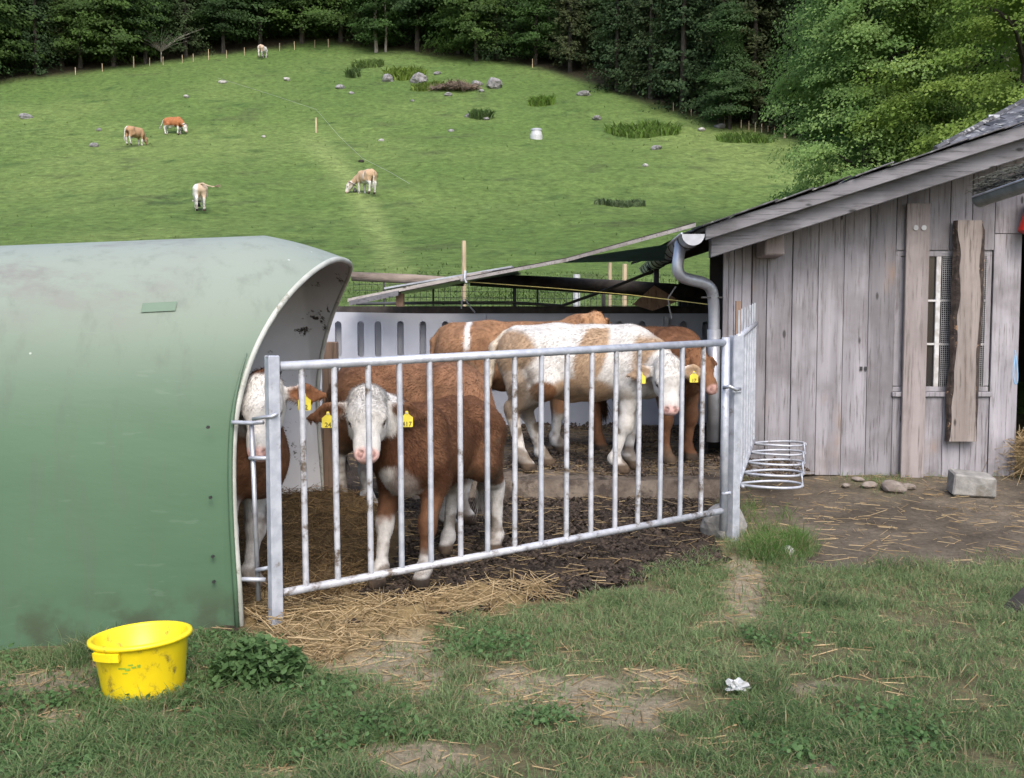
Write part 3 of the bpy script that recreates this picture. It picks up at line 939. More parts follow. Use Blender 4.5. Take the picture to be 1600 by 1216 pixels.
# side fence from the post to the shed
S0, S1 = Vector((1.46, 6.78, 0)), Vector((1.985, 8.58, 0))
sf = wroot('side_fence', 'narrow galvanised bar fence running from the gate post to the shed wall', 'fence', (1.5, 6.9, 0.05))
def sp(t, z0, z1):
    p = S0.lerp(S1, t)
    return Vector((p.x, p.y, z0 + (z1 - z0) * t))
MB().tube([sp(0, 1.34, 1.42), sp(1, 1.34, 1.42)], 0.021, 8).build('top_rail', M['white_metal'], sf, smooth=True)
MB().tube([sp(0, 0.36, 0.47), sp(1, 0.36, 0.47)], 0.018, 8).build('bottom_rail', M['white_metal'], sf, smooth=True)
SROT = Matrix.Rotation(math.atan2(S1.y - S0.y, S1.x - S0.x), 3, 'Z')
for k in range(7):
    t = 0.04 + 0.92 * k / 6
    a = sp(t, 1.34, 1.42)
    b = sp(t, 0.36, 0.47)
    MB().tube([a, b], 0.015, 8, cap=False).build('bar', M['white_metal'], sf, smooth=True)
    MB().box(a + Vector((0, 0, 0.085)), (0.055, 0.012, 0.17), SROT).build('plate', M['zinc'], sf)
MB().box(sp(0.02, 1.34, 1.42) + Vector((0, 0.03, 0.12)), (0.03, 0.03, 0.22)).build('peg', M['brown_wood'], sf)

# ring rack for buckets
rk = wroot('bucket_ring_rack', 'white metal rack of five bucket rings fixed low on the side fence', 'bucket rack', (1.55, 7.1, 0.33))
cs = [Vector((1.775 + 0.098 * k, 7.13 + 0.335 * k, 0.325 + 0.031 * k)) for k in range(5)]
for c in cs:
    MB().tube([c + Vector((0.212 * math.cos(a), 0.150 * math.sin(a), 0.004 * math.sin(2 * a))) for a in np.linspace(0, 2 * math.pi, 29)[:-1]], 0.0095, 7, closed=True).build('ring', M['white_metal'], rk, smooth=True)
MB().tube([cs[0] + Vector((-0.215, -0.10, 0.0)), cs[0] + Vector((-0.215, 0, 0.0)), cs[4] + Vector((-0.215, 0.1, 0))], 0.011, 7).build('support_rail', M['white_metal'], rk, smooth=True)
zz = []
for k in range(4):
    zz.append((cs[k] + Vector((0.215, 0, 0.0)), cs[k] + Vector((0.212, 0.02, 0.07)), cs[k + 1] + Vector((0.205, -0.02, 0.0))))
lk = MB()
for z_ in zz:
    lk.tube(list(z_), 0.007, 6)
lk.build('link_rod', M['white_metal'], rk, smooth=True)

# ------------------------------------------------------------------ pen floor and back wall
def slab_z(y): return 0.25 + (y - 7.8) * 0.014
sx, sy = np.linspace(-1.0, 2.6, 121), np.linspace(7.8, 11.7, 131)
X, Y, F = grid_mesh(sx, sy)
X = -1.0 + (X + 1.0) / 3.6 * (np.interp(Y, [7.8, 8.6, 11.7], [1.66, 1.84, 2.55]) + 1.0)
sn = n2(X, Y, 3, 4, 111)
Z = slab_z(Y) + 0.016 * sn + 0.012 * n2(X, Y, 14, 3, 112) + 0.02 * np.maximum(n2(X, Y, 7, 2, 113), 0)
edge = (Y < 7.801)
V = np.stack([X, Y + 0.02 * n2(X, Y * 0, 5, 2, 114) * edge, Z], -1)
n0 = len(V)
ids = np.where(edge)[0]
ids = ids[np.argsort(X[ids])]
low = V[ids] * np.array([1, 1, 0]) + np.array([0, -0.015, 0.0])
F2 = np.stack([ids[:-1], ids[1:], np.arange(len(ids) - 1) + n0 + 1, np.arange(len(ids) - 1) + n0], -1)[:, ::-1]
slab = link('concrete_pen_floor', np_mesh('concrete_pen_floor', np.concatenate([V, low]), np.concatenate([F, F2]), None, False), M['pen_floor'])
tag(slab, kind='structure')
# straw and dung crumbs on the raised floor
n = 2600
x, y = rng.uniform(-0.95, 2.3, n), rng.uniform(7.83, 11.2, n)
P = np.stack([x, y, slab_z(y) + 0.035], -1)
V1 = stalks(P, rng.uniform(0.03, 0.14, n), rng.uniform(0.002, 0.004, n), rng.uniform(0, 6.28, n), rng.normal(0, 0.1, n), straw_cols(n, 0.5) * 0.75)
n = 5000
x, y = rng.uniform(-0.95, 2.3, n), rng.uniform(7.83, 11.35, n)
kk = n2(x, y, 1.5, 2, 117) + (y > 10.9) * 0.5 > 0.05
x, y = x[kk], y[kk]
n = len(x)
s = rng.uniform(0.006, 0.024, n)
V = oct_v[None] * (0.7 + 0.6 * rng.random((n, 6, 1))) * s[:, None, None] + np.stack([x, y, slab_z(y) + 0.03], -1)[:, None]
F = (np.arange(n)[:, None, None] * 6 + oct_f[None]).reshape(-1, 3)
V, F, c = stack([V1, (V.reshape(-1, 3), F, np.repeat(np.array([0.055, 0.038, 0.027]) * rng.uniform(0.5, 1.6, (n, 1)), 6, 0))])
tag(link('dung_crumbs', np_mesh('dung_crumbs', V, F, c), M['straw']), 'crumbs of dung and straw lying on the raised concrete floor of the pen', 'dung', kind='stuff')

def flat_shape(outer, holes, depth):
    cu = bpy.data.curves.new('outline', 'CURVE')
    cu.dimensions = '2D'
    cu.fill_mode = 'BOTH'
    cu.extrude = depth / 2
    for loop in [outer] + holes:
        s = cu.splines.new('POLY')
        s.points.add(len(loop) - 1)
        for p, q in zip(s.points, loop):
            p.co = (q[0], q[1], 0, 1)
        s.use_cyclic_u = True
    o = bpy.data.objects.new('outline', cu)
    COL.objects.link(o)
    dg = bpy.context.evaluated_depsgraph_get()
    me = bpy.data.meshes.new_from_object(o.evaluated_get(dg))
    bpy.data.objects.remove(o)
    return me
def stadium(cx, z0, z1, r, n=8):
    return [(cx + r * math.cos(a), z1 - r + r * math.sin(a)) for a in np.linspace(0, math.pi, n)] + [(cx + r * math.cos(a), z0 + r + r * math.sin(a)) for a in np.linspace(math.pi, 2 * math.pi, n)]
PY = 11.4
def pxX(px, Y): return at(px, 500, Y).x
pb = wroot('slotted_pen_wall', 'long pale grey panel wall with upright slots behind the calves', 'wall', (0.2, PY, 0.3))
slots = [pxX(p, PY) for p in (529, 564, 591, 626, 661, 696, 731, 790, 825, 860, 897, 932, 967, 1003, 1030, 1067, 1102)] + [pxX(494, PY), pxX(459, PY), pxX(424, PY)]
edges = [(-3.2, pxX(508, PY)), (pxX(509, PY), pxX(760, PY)), (pxX(761, PY), pxX(1036, PY)), (pxX(1043, PY), 2.45)]
for (xa, xb) in edges:
    hs = [stadium(s, at(800, 558, PY).z, at(800, 502, PY).z, 0.036) for s in slots if xa + 0.05 < s < xb - 0.05]
    zt = lambda x: 1.535 - 0.018 * (x + 1.9)
    me = flat_shape([(xa, 0.24), (xb, 0.24), (xb, zt(xb)), (xa, zt(xa))], hs, 0.06)
    me.transform(Matrix.Translation((0, PY, 0)) @ Matrix.Rotation(math.pi / 2, 4, 'X'))
    link('panel', me, M['panel'], pb)
    box('foot_rail', (xa, PY - 0.055, 0.70), (xb, PY - 0.033, 0.72), M['panel'], pb)
box('joint_post', (pxX(1036.5, PY), PY - 0.10, 0.25), (pxX(1042.5, PY), PY + 0.02, 1.48), M['zinc'], pb)
box('joint_post', (pxX(506, PY) - 0.02, PY - 0.07, 0.25), (pxX(509, PY), PY - 0.031, 1.50), M['zinc'], pb)
MB().tube([at(721, 482, 11.3), at(722, 470, 11.25), at(727, 468, 11.2), at(735, 480, 11.25), at(742, 488, 11.3)], 0.008, 6).build('wire_tie', M['white_metal'], pb)
tag(box('backing_board', (-3.2, 11.50, 0.3), (2.4, 11.56, 1.52), M['panel']), 'plain board standing close behind the slots of the grey panel wall', 'board')
tag(box('dark_beam', (-2.1, 11.60, 1.50), (2.5, 11.70, 1.60), M['dark_wood']), 'dark horizontal beam along the top of the grey panel wall', 'beam')

# ------------------------------------------------------------------ timber shed
WY = 8.70
def wx(px): return at(px, 560, WY).x
def wz(py): return at(1300, py, WY).z
shed = wroot('timber_shed', 'weathered grey timber shed with a sloping roof and a small barred window', 'shed', (1.75, WY, 0.15))
VY = 8.12
va, vb = at(1107, 350, VY), at(1600, 192, VY)
rs = (vb.z - va.z) / (vb.x - va.x)
def roofz(x): return va.z + rs * (x - va.x)
ZB = wz(744)
cuts = [(1129, 1137), (1137.5, 1145.5), (1146, 1158), (1158.5, 1173), (1174, 1196), (1197, 1235.5), (1236.5, 1276), (1276.5, 1316), (1316.5, 1355), (1355.5, 1396)]
def plank(xa, xb, za, zb_, dy=0.0, zb2=None):
    j = random.uniform(-0.003, 0.003) + dy
    g = random.uniform(0.0004, 0.0013)
    xa, xb = xa + g, xb - g
    y0, y1 = WY + j, WY + j + 0.026
    zb2 = zb_ if zb2 is None else zb2
    mb = MB()
    mb.hexa([(xa, y0, za), (xb, y0, za), (xb, y1, za), (xa, y1, za), (xa, y0, zb_), (xb, y0, zb2), (xb, y1, zb2), (xa, y1, zb_)])
    return mb.build('plank', M['wall_wood'], shed, bevel=0.0022)
for i, (a, b) in enumerate(cuts):
    xa, xb = wx(a), wx(b)
    plank(xa, xb, ZB + random.uniform(-0.012, 0.015) + (0.0 if i > 3 else -0.05), roofz(xa) - 0.10, 0.0 if i > 3 else 0.012, roofz(xb) - 0.10)
WZ0, WZ1 = wz(612), wz(391)
for (a, b) in ((1396.5, 1412), (1412.5, 1446), (1446.5, 1479), (1479.5, 1513), (1513.5, 1548)):
    plank(wx(a), wx(b), WZ1, roofz(wx(a)) - 0.10, 0.0, roofz(wx(b)) - 0.10)
for (a, b) in ((1396.5, 1412), (1412.5, 1443), (1443.5, 1475), (1475.5, 1503), (1503.5, 1547)):
    plank(wx(a), wx(b), ZB + random.uniform(-0.01, 0.01), WZ0 - 0.045)
plank(wx(1548.5), wx(1591), ZB - 0.005, wz(366), -0.004)
plank(wx(1549), wx(1600), wz(365), roofz(wx(1549)) - 0.1, 0.0, roofz(wx(1600)) - 0.1)
xr_ = wx(1600)
for k in range(12):                          # boards above the doorway and beyond it, outside the frame
    xa = xr_ + 0.205 * k
    plank(xa, xa + 0.205, wz(365) if k < 6 else 0.12, roofz(xa) - 0.1, 0.0, roofz(xa + 0.205) - 0.1)
xe = xr_ + 0.205 * 12
# inner walls so the doorway and window look into a dark room
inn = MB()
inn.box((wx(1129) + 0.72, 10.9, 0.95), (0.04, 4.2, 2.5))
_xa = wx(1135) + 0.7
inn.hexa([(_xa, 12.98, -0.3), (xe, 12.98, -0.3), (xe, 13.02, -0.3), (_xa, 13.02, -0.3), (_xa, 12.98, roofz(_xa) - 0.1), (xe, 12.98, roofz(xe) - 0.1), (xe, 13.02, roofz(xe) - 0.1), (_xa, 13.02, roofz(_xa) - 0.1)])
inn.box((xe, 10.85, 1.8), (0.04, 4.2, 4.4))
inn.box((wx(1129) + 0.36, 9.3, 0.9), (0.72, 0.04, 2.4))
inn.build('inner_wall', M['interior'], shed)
# window
wf = wroot('x', 'x', 'x', (0, 0, 0)); bpy.data.objects.remove(wf)
fr = MB()
xa, xb = wx(1397), wx(1547)
fr.box(((xa + xb) / 2, WY + 0.035, WZ1 - 0.025), (xb - xa, 0.04, 0.05))
fr.box(((xa + xb) / 2, WY + 0.035, WZ0 + 0.02), (xb - xa, 0.04, 0.04))
for px in (1401, 1440.5, 1543):
    fr.box((wx(px), WY + 0.0375, (WZ0 + WZ1) / 2), (0.045, 0.041, WZ1 - WZ0 - 0.092))
win = fr.build('window', M['wall_wood'], shed, bevel=0.003)
box('pane', (wx(1443), WY + 0.042, WZ0 + 0.04), (wx(1540), WY + 0.047, WZ1 - 0.05), M['glass'], win)
_wp = simple('chipped_white_paint', (0.55, 0.55, 0.56), (0.38, 0.36, 0.35), 0.6, 20)
box('mullion', (wx(1461), WY + 0.018, WZ0 + 0.04), (wx(1468.5), WY + 0.041, WZ1 - 0.05), _wp, win, 0.003)
for py in (470, 538):
    box('glazing_bar', (wx(1444), WY + 0.022, wz(py + 1.7)), (wx(1540), WY + 0.040, wz(py - 1.7)), _wp, win, 0.002)
box('fly_board', (wx(1402.5), WY + 0.018, WZ0 + 0.045), (wx(1437), WY + 0.03, WZ1 - 0.055), M['wall_wood'], win)
box('sill', (xa - 0.015, WY - 0.025, WZ0 - 0.042), (xb + 0.012, WY + 0.05, WZ0 - 0.002), M['wall_wood'], win, 0.004)
nm = MB()
nx0, nx1 = wx(1470), wx(1539)
for x in np.arange(nx0, nx1, 0.0165):
    nm.box((x, WY + 0.011, (WZ0 + WZ1) / 2), (0.0028, 0.0028, WZ1 - WZ0 - 0.03))
for z in np.arange(WZ0 + 0.02, WZ1 - 0.02, 0.0165):
    nm.box(((nx0 + nx1) / 2, WY + 0.0085, z), (nx1 - nx0, 0.0028, 0.0028))
tag(nm.build('netting', M['mesh_wire'], win), kind='stuff')
# broad cover board with two bolt washers
cb = box('cover_board', (wx(1408), WY - 0.055, wz(757)), (wx(1444), WY - 0.022, wz(319)), M['cover_wood'], shed, 0.004)
for px in (1421.5, 1434):
    MB().tube([Vector((wx(px), WY - 0.064, wz(357))), Vector((wx(px), WY - 0.054, wz(357)))], 0.021, 14).build('washer', M['white_plastic'], cb)
# hole in a plank
hb_ = MB()
for px in (1345.5, 1352.5):
    hb_.box((wx(px), WY - 0.006, wz(576)), (0.02, 0.010, 0.032))
hb_.build('knot_hole', M['black'], shed)
# purlin end
MB().hexa([(wx(1180), 8.42, wz(402)), (wx(1210), 8.42, wz(402)), (wx(1213), 8.69, wz(404)), (wx(1178), 8.69, wz(404)), (wx(1181), 8.42, wz(366)), (wx(1208), 8.42, wz(364)), (wx(1212), 8.69, wz(362)), (wx(1179), 8.69, wz(364))]).build('purlin_end', M['cover_wood'], shed, bevel=0.012)
# roof: deck, verge boards, rafter, slates
xl, xR = va.x - 0.02, xe + 0.2
def sloped(x0, x1, y0, y1, top, bot):
    return MB().hexa([(x0, y0, roofz(x0) + bot), (x1, y0, roofz(x1) + bot), (x1, y1, roofz(x1) + bot), (x0, y1, roofz(x0) + bot),
                      (x0, y0, roofz(x0) + top), (x1, y0, roofz(x1) + top), (x1, y1, roofz(x1) + top), (x0, y1, roofz(x0) + top)])
sloped(xl, xR, VY + 0.045, 13.2, -0.012, -0.04).build('roof', M['dark_wood'], shed)
sloped(xl, xl + 2.55, VY, VY + 0.035, -0.014, -0.118).build('verge_board', M['verge_wood'], shed, bevel=0.004)
sloped(xl + 2.555, xR, VY + 0.001, VY + 0.036, -0.014, -0.12).build('verge_board', M['verge_wood'], shed, bevel=0.004)
sloped(xl + 0.06, xR, VY + 0.10, VY + 0.20, -0.045, -0.265).build('rafter', M['verge_wood'], shed, bevel=0.006)
for y_ in (9.6, 10.8, 12.0):
    sloped(xl + 0.06, xR, y_, y_ + 0.1, -0.045, -0.19).build('rafter', M['dark_wood'], shed)
sl_me = None
for r_ in range(2):
    for k in range(17):
        x0 = xl - 0.02 + k * 0.285 + random.uniform(-0.02, 0.02)
        z = roofz(x0 + 0.14) + 0.004 + 0.012 * r_ * 0 
        if sl_me is None:
            o = MB().box((0, 0, 0), (0.31, 0.42, 0.011)).build('slate', M['slate'], shed, bevel=0.002)
            sl_me = o.data
        else:
            o = link('slate', sl_me, None, shed)
        o.location = Vector((x0 + 0.14, VY + 0.165 + r_ * 0.36, z + random.uniform(0, 0.006))) - WROOTS[shed.name]
        o.rotation_euler = (random.uniform(-0.02, 0.03), -math.atan(rs) - 0.035 + random.uniform(-0.02, 0.02), random.uniform(-0.04, 0.04))
sloped(xl - 0.03, xR, VY + 0.68, 13.3, 0.012, 0.0).build('roof_covering', M['slate'], shed)
# lump of concrete footing under the corner
# gutter and downpipe
ga, gb = at(1083, 366, 8.16), at(1010, 420, 13.4)
def halfpipe(a, b, r, n=12, thick=0.006):
    a, b = Vector(a), Vector(b)
    t = (b - a).normalized()
    s = t.cross(Vector((0, 0, 1))).normalized()
    vs = []
    for p in (a, b):
        for rr in (r, r - thick):
            for k in range(n + 1):
                q = math.pi * k / n
                vs.append(p + s * math.cos(q) * rr - Vector((0, 0, 1)) * math.sin(q) * rr)
    m = n + 1
    fs = []
    for k in range(n):
        fs.append((k, k + 1, 2 * m + k + 1, 2 * m + k))
        fs.append((m + k + 1, m + k, 3 * m + k, 3 * m + k + 1))
        fs.append((k + 1, k, m + k, m + k + 1))
        fs.append((2 * m + k, 2 * m + k + 1, 3 * m + k + 1, 3 * m + k))
    fs += [(0, 2 * m, 3 * m, m), (n, m + n, 3 * m + n, 2 * m + n)]
    mb = MB().add(vs, fs)
    return mb, s
gm, gs_ = halfpipe(ga, gb, 0.085)
gut = gm.build('gutter', M['zinc'], shed, smooth=False)
cap = [ga + gs_ * math.cos(math.pi * k / 12) * 0.088 - Vector((0, 0, 1)) * math.sin(math.pi * k / 12) * 0.088 for k in range(13)]
MB().add(cap + [p + Vector((0, -0.012, 0)) for p in cap], [tuple(range(13)), tuple(range(25, 12, -1))] + [(k, k + 13, k + 14, k + 1) for k in range(12)] + [(12, 25, 13, 0)]).build('end_cap', M['zinc'], gut)
MB().tube([ga - gs_ * 0.088 + Vector((0, 0, 0.004)), gb - gs_ * 0.088 + Vector((0, 0, 0.004))], 0.011, 8).build('bead', M['zinc'], gut, smooth=True)
for k in range(12):
    p = ga.lerp(gb, 0.06 + k * 0.08)
    MB().tube([p + gs_ * math.cos(a) * 0.089 - Vector((0, 0, 1)) * math.sin(a) * 0.089 for a in np.linspace(0.2, math.pi - 0.1, 9)], 0.006, 5).build('bracket', M['wire'], gut)
def rounded(pts, r=0.1, n=6):
    out = [pts[0]]
    for a, b, c in zip(pts[:-2], pts[1:-1], pts[2:]):
        d1, d2 = (a - b), (c - b)
        l1, l2 = min(r, d1.length * 0.48), min(r, d2.length * 0.48)
        p, q = b + d1.normalized() * l1, b + d2.normalized() * l2
        for k in range(n + 1):
            t = k / n
            out.append(p * (1 - t) ** 2 + b * 2 * t * (1 - t) + q * t * t)
    out.append(pts[-1])
    return out
dp = rounded([at(1064, 378, 8.62), at(1056, 432, 8.60), at(1112, 445, 8.72), at(1116, 480, 8.76), at(1113, 690, 8.78)], 0.11, 7)
MB().tube(dp, 0.048, 14).build('downpipe', M['zinc'], shed, smooth=True)
MB().tube([at(1115.5, 515, 8.765), at(1114.5, 690, 8.78)], 0.056, 14).build('lower_pipe', M['zinc'], shed, smooth=True)
MB().tube([at(1096, 465, 8.70), at(1136, 465, 8.72)], 0.008, 6).build('pipe_clamp', M['wire'], shed)

# live edge slab screwed over the window
def edge_slab():
    rows = 46
    z0, z1 = wz(688), wz(346)
    vs, fs = [], []
    mb_b = MB()
    L, Rr, IL, IR = [], [], [], []
    for k in range(rows):
        t = k / (rows - 1)
        z = z0 + (z1 - z0) * t
        py = 688 + (346 - 688) * t
        l = np.interp(py, [346, 375, 430, 470, 520, 600, 640, 688], [1481, 1478, 1480, 1478, 1480, 1477, 1475, 1476]) + 1.3 * math.sin(t * 23) + 1.2 * float(n2([t * 9], [3.1], 1, 3, 5)[0])
        r = np.interp(py, [346, 360, 430, 480, 490, 560, 640, 688], [1523, 1529, 1530, 1530, 1529, 1526, 1526, 1525]) + 1.2 * float(n2([t * 9], [7.7], 1, 3, 6)[0])
        il = np.interp(py, [346, 375, 430, 500, 560, 620, 650, 688], [1484, 1486, 1489, 1488, 1486, 1483, 1483, 1479]) + 1.2 * math.sin(t * 31) + 2.2 * float(n2([t * 14], [1.1], 1, 3, 7)[0])
        ir = np.interp(py, [346, 370, 420, 460, 500, 560, 620, 688], [1521, 1522, 1518, 1522, 1520, 1517, 1518, 1521]) + 2.0 * float(n2([t * 7], [9.1], 1, 3, 8)[0])
        L.append((wx(l), z)); Rr.append((wx(r), z)); IL.append((wx(il), z)); IR.append((wx(ir), z))
    return L, Rr, IL, IR
L, Rr, IL, IR = edge_slab()
YF, YB = WY - 0.095, WY - 0.034
sb = wroot('bark_edged_slab', 'thick sawn slab with dark bark edges mounted upright over the shed window', 'wooden slab', (wx(1503), WY - 0.06, wz(688)))
vs, fs = [], []
for k in range(len(L)):
    vs += [(IL[k][0], YF, IL[k][1]), (IR[k][0], YF, IR[k][1]), (IR[k][0], YB, IR[k][1]), (IL[k][0], YB, IL[k][1])]
for k in range(len(L) - 1):
    a, b = k * 4, k * 4 + 4
    for i in range(4):
        j = (i + 1) % 4
        fs.append((a + i, a + j, b + j, b + i))
fs += [(3, 2, 1, 0), tuple(len(vs) - 4 + i for i in range(4))]
MB().add(vs, fs).build('heartwood', M['slab_wood'], sb)
for S, I, sg in ((L, IL, -1), (Rr, IR, 1)):
    vs, fs = [], []
    for k in range(len(S)):
        jit = 0.006 * float(n2([k * 0.7], [sg * 3.0], 1, 2, 12)[0])
        vs += [(I[k][0], YF + 0.002, I[k][1]), ((I[k][0] + S[k][0]) / 2, YF + 0.012 + jit, S[k][1]), (S[k][0], YF + 0.042, S[k][1]), (S[k][0] - sg * 0.006, YB, S[k][1]), (I[k][0], YB - 0.001, I[k][1])]
    for k in range(len(S) - 1):
        a, b = k * 5, k * 5 + 5
        for i in range(5):
            j = (i + 1) % 5
            fs.append((a + i, a + j, b + j, b + i))
    fs += [tuple(range(5)), tuple(len(vs) - 1 - i for i in range(5))]
    MB().add(vs, fs).build('bark', M['slab_bark'], sb)

# canopy of boards leaning from the shed eave down to the left
ca_, cb_ = at(720, 437, 10.6), at(1086, 351, 8.75)
cc_ = at(543, 472, 11.0)
can = wroot('lean_to_canopy', 'thin sagging lean-to roof sheet sloping down from the shed gutter', 'canopy', tuple(at(800, 440, 10.2)))
def strip(a, b, c, d, th):   # a-b front edge, c-d back edge
    a, b, c, d = (Vector(v) for v in (a, b, c, d))
    dz = Vector((0, 0, th))
    return MB().hexa([a, b, d, c, a + dz, b + dz, d + dz, c + dz])
bk = Vector((0.25, 2.3, 0.16))
mid = (ca_ + cb_) / 2 + Vector((0, 0, -0.045))
strip(ca_, mid, ca_ + bk, mid + bk, 0.02).build('roof_sheet', M['dark_wood'], can)
strip(mid, cb_, mid + bk, cb_ + bk, 0.02).build('roof_sheet', M['dark_wood'], can)
fz = Vector((0, -0.03, 0))
for a, b in ((ca_, mid), (mid, cb_)):
    strip(a + fz + Vector((0, 0, -0.02)), b + fz + Vector((0, 0, -0.02)), a + Vector((0, -0.002, -0.02)), b + Vector((0, -0.002, -0.02)), 0.030).build('edge_board', M['raw_wood'], can)
strip(cc_, at(752, 430, 10.5), cc_ + Vector((0.1, 0.25, 0.02)), at(752, 430, 10.5) + Vector((0.1, 0.25, 0.02)), 0.035).build('edge_board', M['raw_wood'], can)
strip(at(545, 478, 10.9), at(622, 462, 10.75), at(545, 478, 10.9) + Vector((0, 0.3, 0.02)), at(622, 462, 10.75) + Vector((0, 0.3, 0.02)), 0.05).build('edge_board', M['verge_wood'], can)
strip(at(600, 452, 11.2), at(800, 418, 10.9), at(600, 452, 11.2) + Vector((0.1, 1.3, -0.02)), at(800, 418, 10.9) + Vector((0.1, 1.3, -0.02)), 0.018).build('roof_sheet', M['zinc'], can)
strip(at(905, 403, 9.9), at(1062, 380, 9.2), at(880, 411, 10.6), at(1062, 407, 10.2), 0.006).build('tarp', M['tarp'], can)
box('prop_block', tuple(at(619, 479, 10.95)), tuple(at(632, 459, 11.05)), M['brown_wood'], can)
MB().tube([at(727, 424, 10.55), at(726, 436, 10.5), at(729, 442, 10.5)], 0.014, 6).build('clamp', M['zinc'], can)

# rails, netting and cords behind the panel wall
lg = [at(550, 432, 12.2), at(640, 436, 12.2), at(725, 441, 12.2)]
tag(MB().tube(lg, [0.055, 0.058, 0.05], 10).build('peeled_log_rail', M['log'], smooth=True), 'pale peeled log rail behind the canopy near the hutch', 'log')
lg = [at(735, 437, 12.1), at(870, 444, 12.1), at(990, 451, 12.0), at(1105, 460, 11.9)]
tag(MB().tube(lg, [0.075, 0.085, 0.09, 0.095], 10).build('dark_beam_rail', M['dark_wood'], smooth=True), 'long dark mossy beam below the canopy', 'beam')
tag(MB().tube([at(556, 475, 12.0), at(700, 473, 12.0), at(800, 473, 12.0), at(878, 478, 12.0), at(940, 456, 11.6), at(1020, 424, 11.2)], 0.017, 8).build('dark_pipe', M['wire'], smooth=True), 'thin dark pipe bending up towards the gutter', 'pipe')
tag(MB().tube([at(724, 440, 10.6), at(860, 450, 10.0), at(985, 461, 9.4), at(1108, 476, 8.8)], 0.0035, 5).build('stretched_cord', M['cord']), 'thin yellow cord stretched from the canopy to the downpipe', 'cord')
tag(MB().tube([at(1056, 448, 9.6), at(1044, 466, 9.6), at(1046, 482, 9.6), at(1050, 498, 9.6)], 0.007, 5).build('hanging_twine', M['raw_wood']), 'short end of twine hanging beside the downpipe', 'twine')
nf = wroot('netting_fence', 'wire netting fence between the panel wall and the meadow', 'fence', (0, 12.4, 0.3))
w = MB()
for px in np.arange(552, 1104, 9.5):
    w.tube([at(px, 436, 12.4), at(px + 0.5, 492, 12.4)], 0.003, 3, cap=False)
for py in (446, 456, 466, 476, 486):
    w.tube([at(552, py - 2, 12.4), at(1104, py + 3, 12.4)], 0.003, 3, cap=False)
tag(w.build('netting', M['wire'], nf), kind='stuff')
for px, w_, y0 in ((677, 0.012, 440), (804, 0.022, 444), (840, 0.014, 440), (943, 0.026, 440), (600, 0.014, 436)):
    MB().tube([at(px, y0, 12.4), at(px, 560, 12.4)], w_, 6).build('post', M['wire'], nf)
tag(MB().hexa([at(988, 476, 11.3), at(1020, 486, 11.25), at(1020, 486, 11.3), at(988, 476, 11.35), at(1022, 446, 11.3), at(1062, 470, 11.25), at(1062, 470, 11.3), at(1022, 446, 11.35)]).build('tilted_board', M['brown_wood']), 'brown square board tilted on its corner under the gutter', 'board')
tag(box('gutter_prop', tuple(at(1022, 446, 12.0)), tuple(at(1029, 418, 12.05)), M['verge_wood']), 'short grey prop standing on the beam under the gutter', 'prop')
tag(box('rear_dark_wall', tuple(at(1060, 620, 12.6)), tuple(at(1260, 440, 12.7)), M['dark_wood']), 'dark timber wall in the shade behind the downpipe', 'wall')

# neighbouring roof and porch gutter at the right edge
barn = wroot('barn_roof', 'steep old slate roof rising behind the shed at the right edge', 'roof', tuple(at(1600, 205, 9.5)))
b0, b1, b2, b3 = at(1508, 216, 9.3), at(1800, 140, 9.3), at(1560, 186, 9.85), at(1900, -5, 10.9)
bx_ = (b1 - b0)
up_ = (at(1640, 142, 10.6) - b0)
nrm = bx_.cross(up_).normalized()
if nrm.y > 0: nrm = -nrm
ex = bx_.normalized()
ey = nrm.cross(ex)
if ey.z < 0: ey = -ey
def bpt(s, t, h=0): return b0 + ex * s + ey * t + nrm * h
def left_s(t):                      # where the left verge of this roof crosses row t
    for s_ in np.arange(-0.6, 3.5, 0.01):
        p = bpt(s_, t)
        u, v = proj(p.x, p.y, p.z)
        if v >= 207 - (u - 1520) * 0.55: return float(s_)
    return 0.0
ts_ = [-0.3, 0.2, 0.7, 1.2, 1.7]
vs = [bpt(left_s(t), t, -0.02) for t in ts_] + [bpt(5, t, -0.02) for t in ts_[::-1]]
m_ = len(vs)
MB().add(vs + [v + nrm * -0.05 for v in vs], [tuple(range(m_)), tuple(range(2 * m_ - 1, m_ - 1, -1))] + [(i, m_ + i, m_ + (i + 1) % m_, (i + 1) % m_) for i in range(m_)]).build('roof_deck', M['dark_wood'], barn)
MB().tube([bpt(left_s(t) - 0.01, t, 0.03) for t in ts_], 0.025, 6).build('verge_trim', M['slate'], barn)
sm_ = None
brot = Matrix((ex, ey, nrm)).transposed().to_euler()
for r_ in range(11):
    t = -0.15 + r_ * 0.16
    for k in range(9):
        s = left_s(t) + 0.07 + k * 0.17 + (0.04 if r_ % 2 else 0)
        if sm_ is None:
            o = MB().box((0, 0, 0), (0.16, 0.24, 0.012)).build('slate', M['slate'], barn)
            sm_ = o.data
        else:
            o = link('slate', sm_, None, barn)
        o.location = bpt(s, t, 0.012 + 0.01 * random.random()) - WROOTS[barn.name]
        o.rotation_euler = brot
        o.rotation_euler.rotate_axis('X', 0.05 + random.uniform(-0.02, 0.03))
        o.rotation_euler.rotate_axis('Z', random.uniform(-0.06, 0.06))
MB().box(at(1553, 184, 9.75), (0.10, 0.02, 0.05)).build('snow_guard', M['zinc'], barn)
pr = wroot('porch_roof', 'low porch roof end with a greenish half round gutter at the right edge', 'porch roof', tuple(at(1600, 290, 7.4)))
qa, qb = at(1533, 309, 8.0), at(1760, 232, 6.5)
gm, gs2 = halfpipe(qa, qb, 0.068)
g2 = gm.build('gutter', M['old_gutter'], pr)
cap = [qa + gs2 * math.cos(math.pi * k / 12) * 0.07 - Vector((0, 0, 1)) * math.sin(math.pi * k / 12) * 0.07 for k in range(13)]
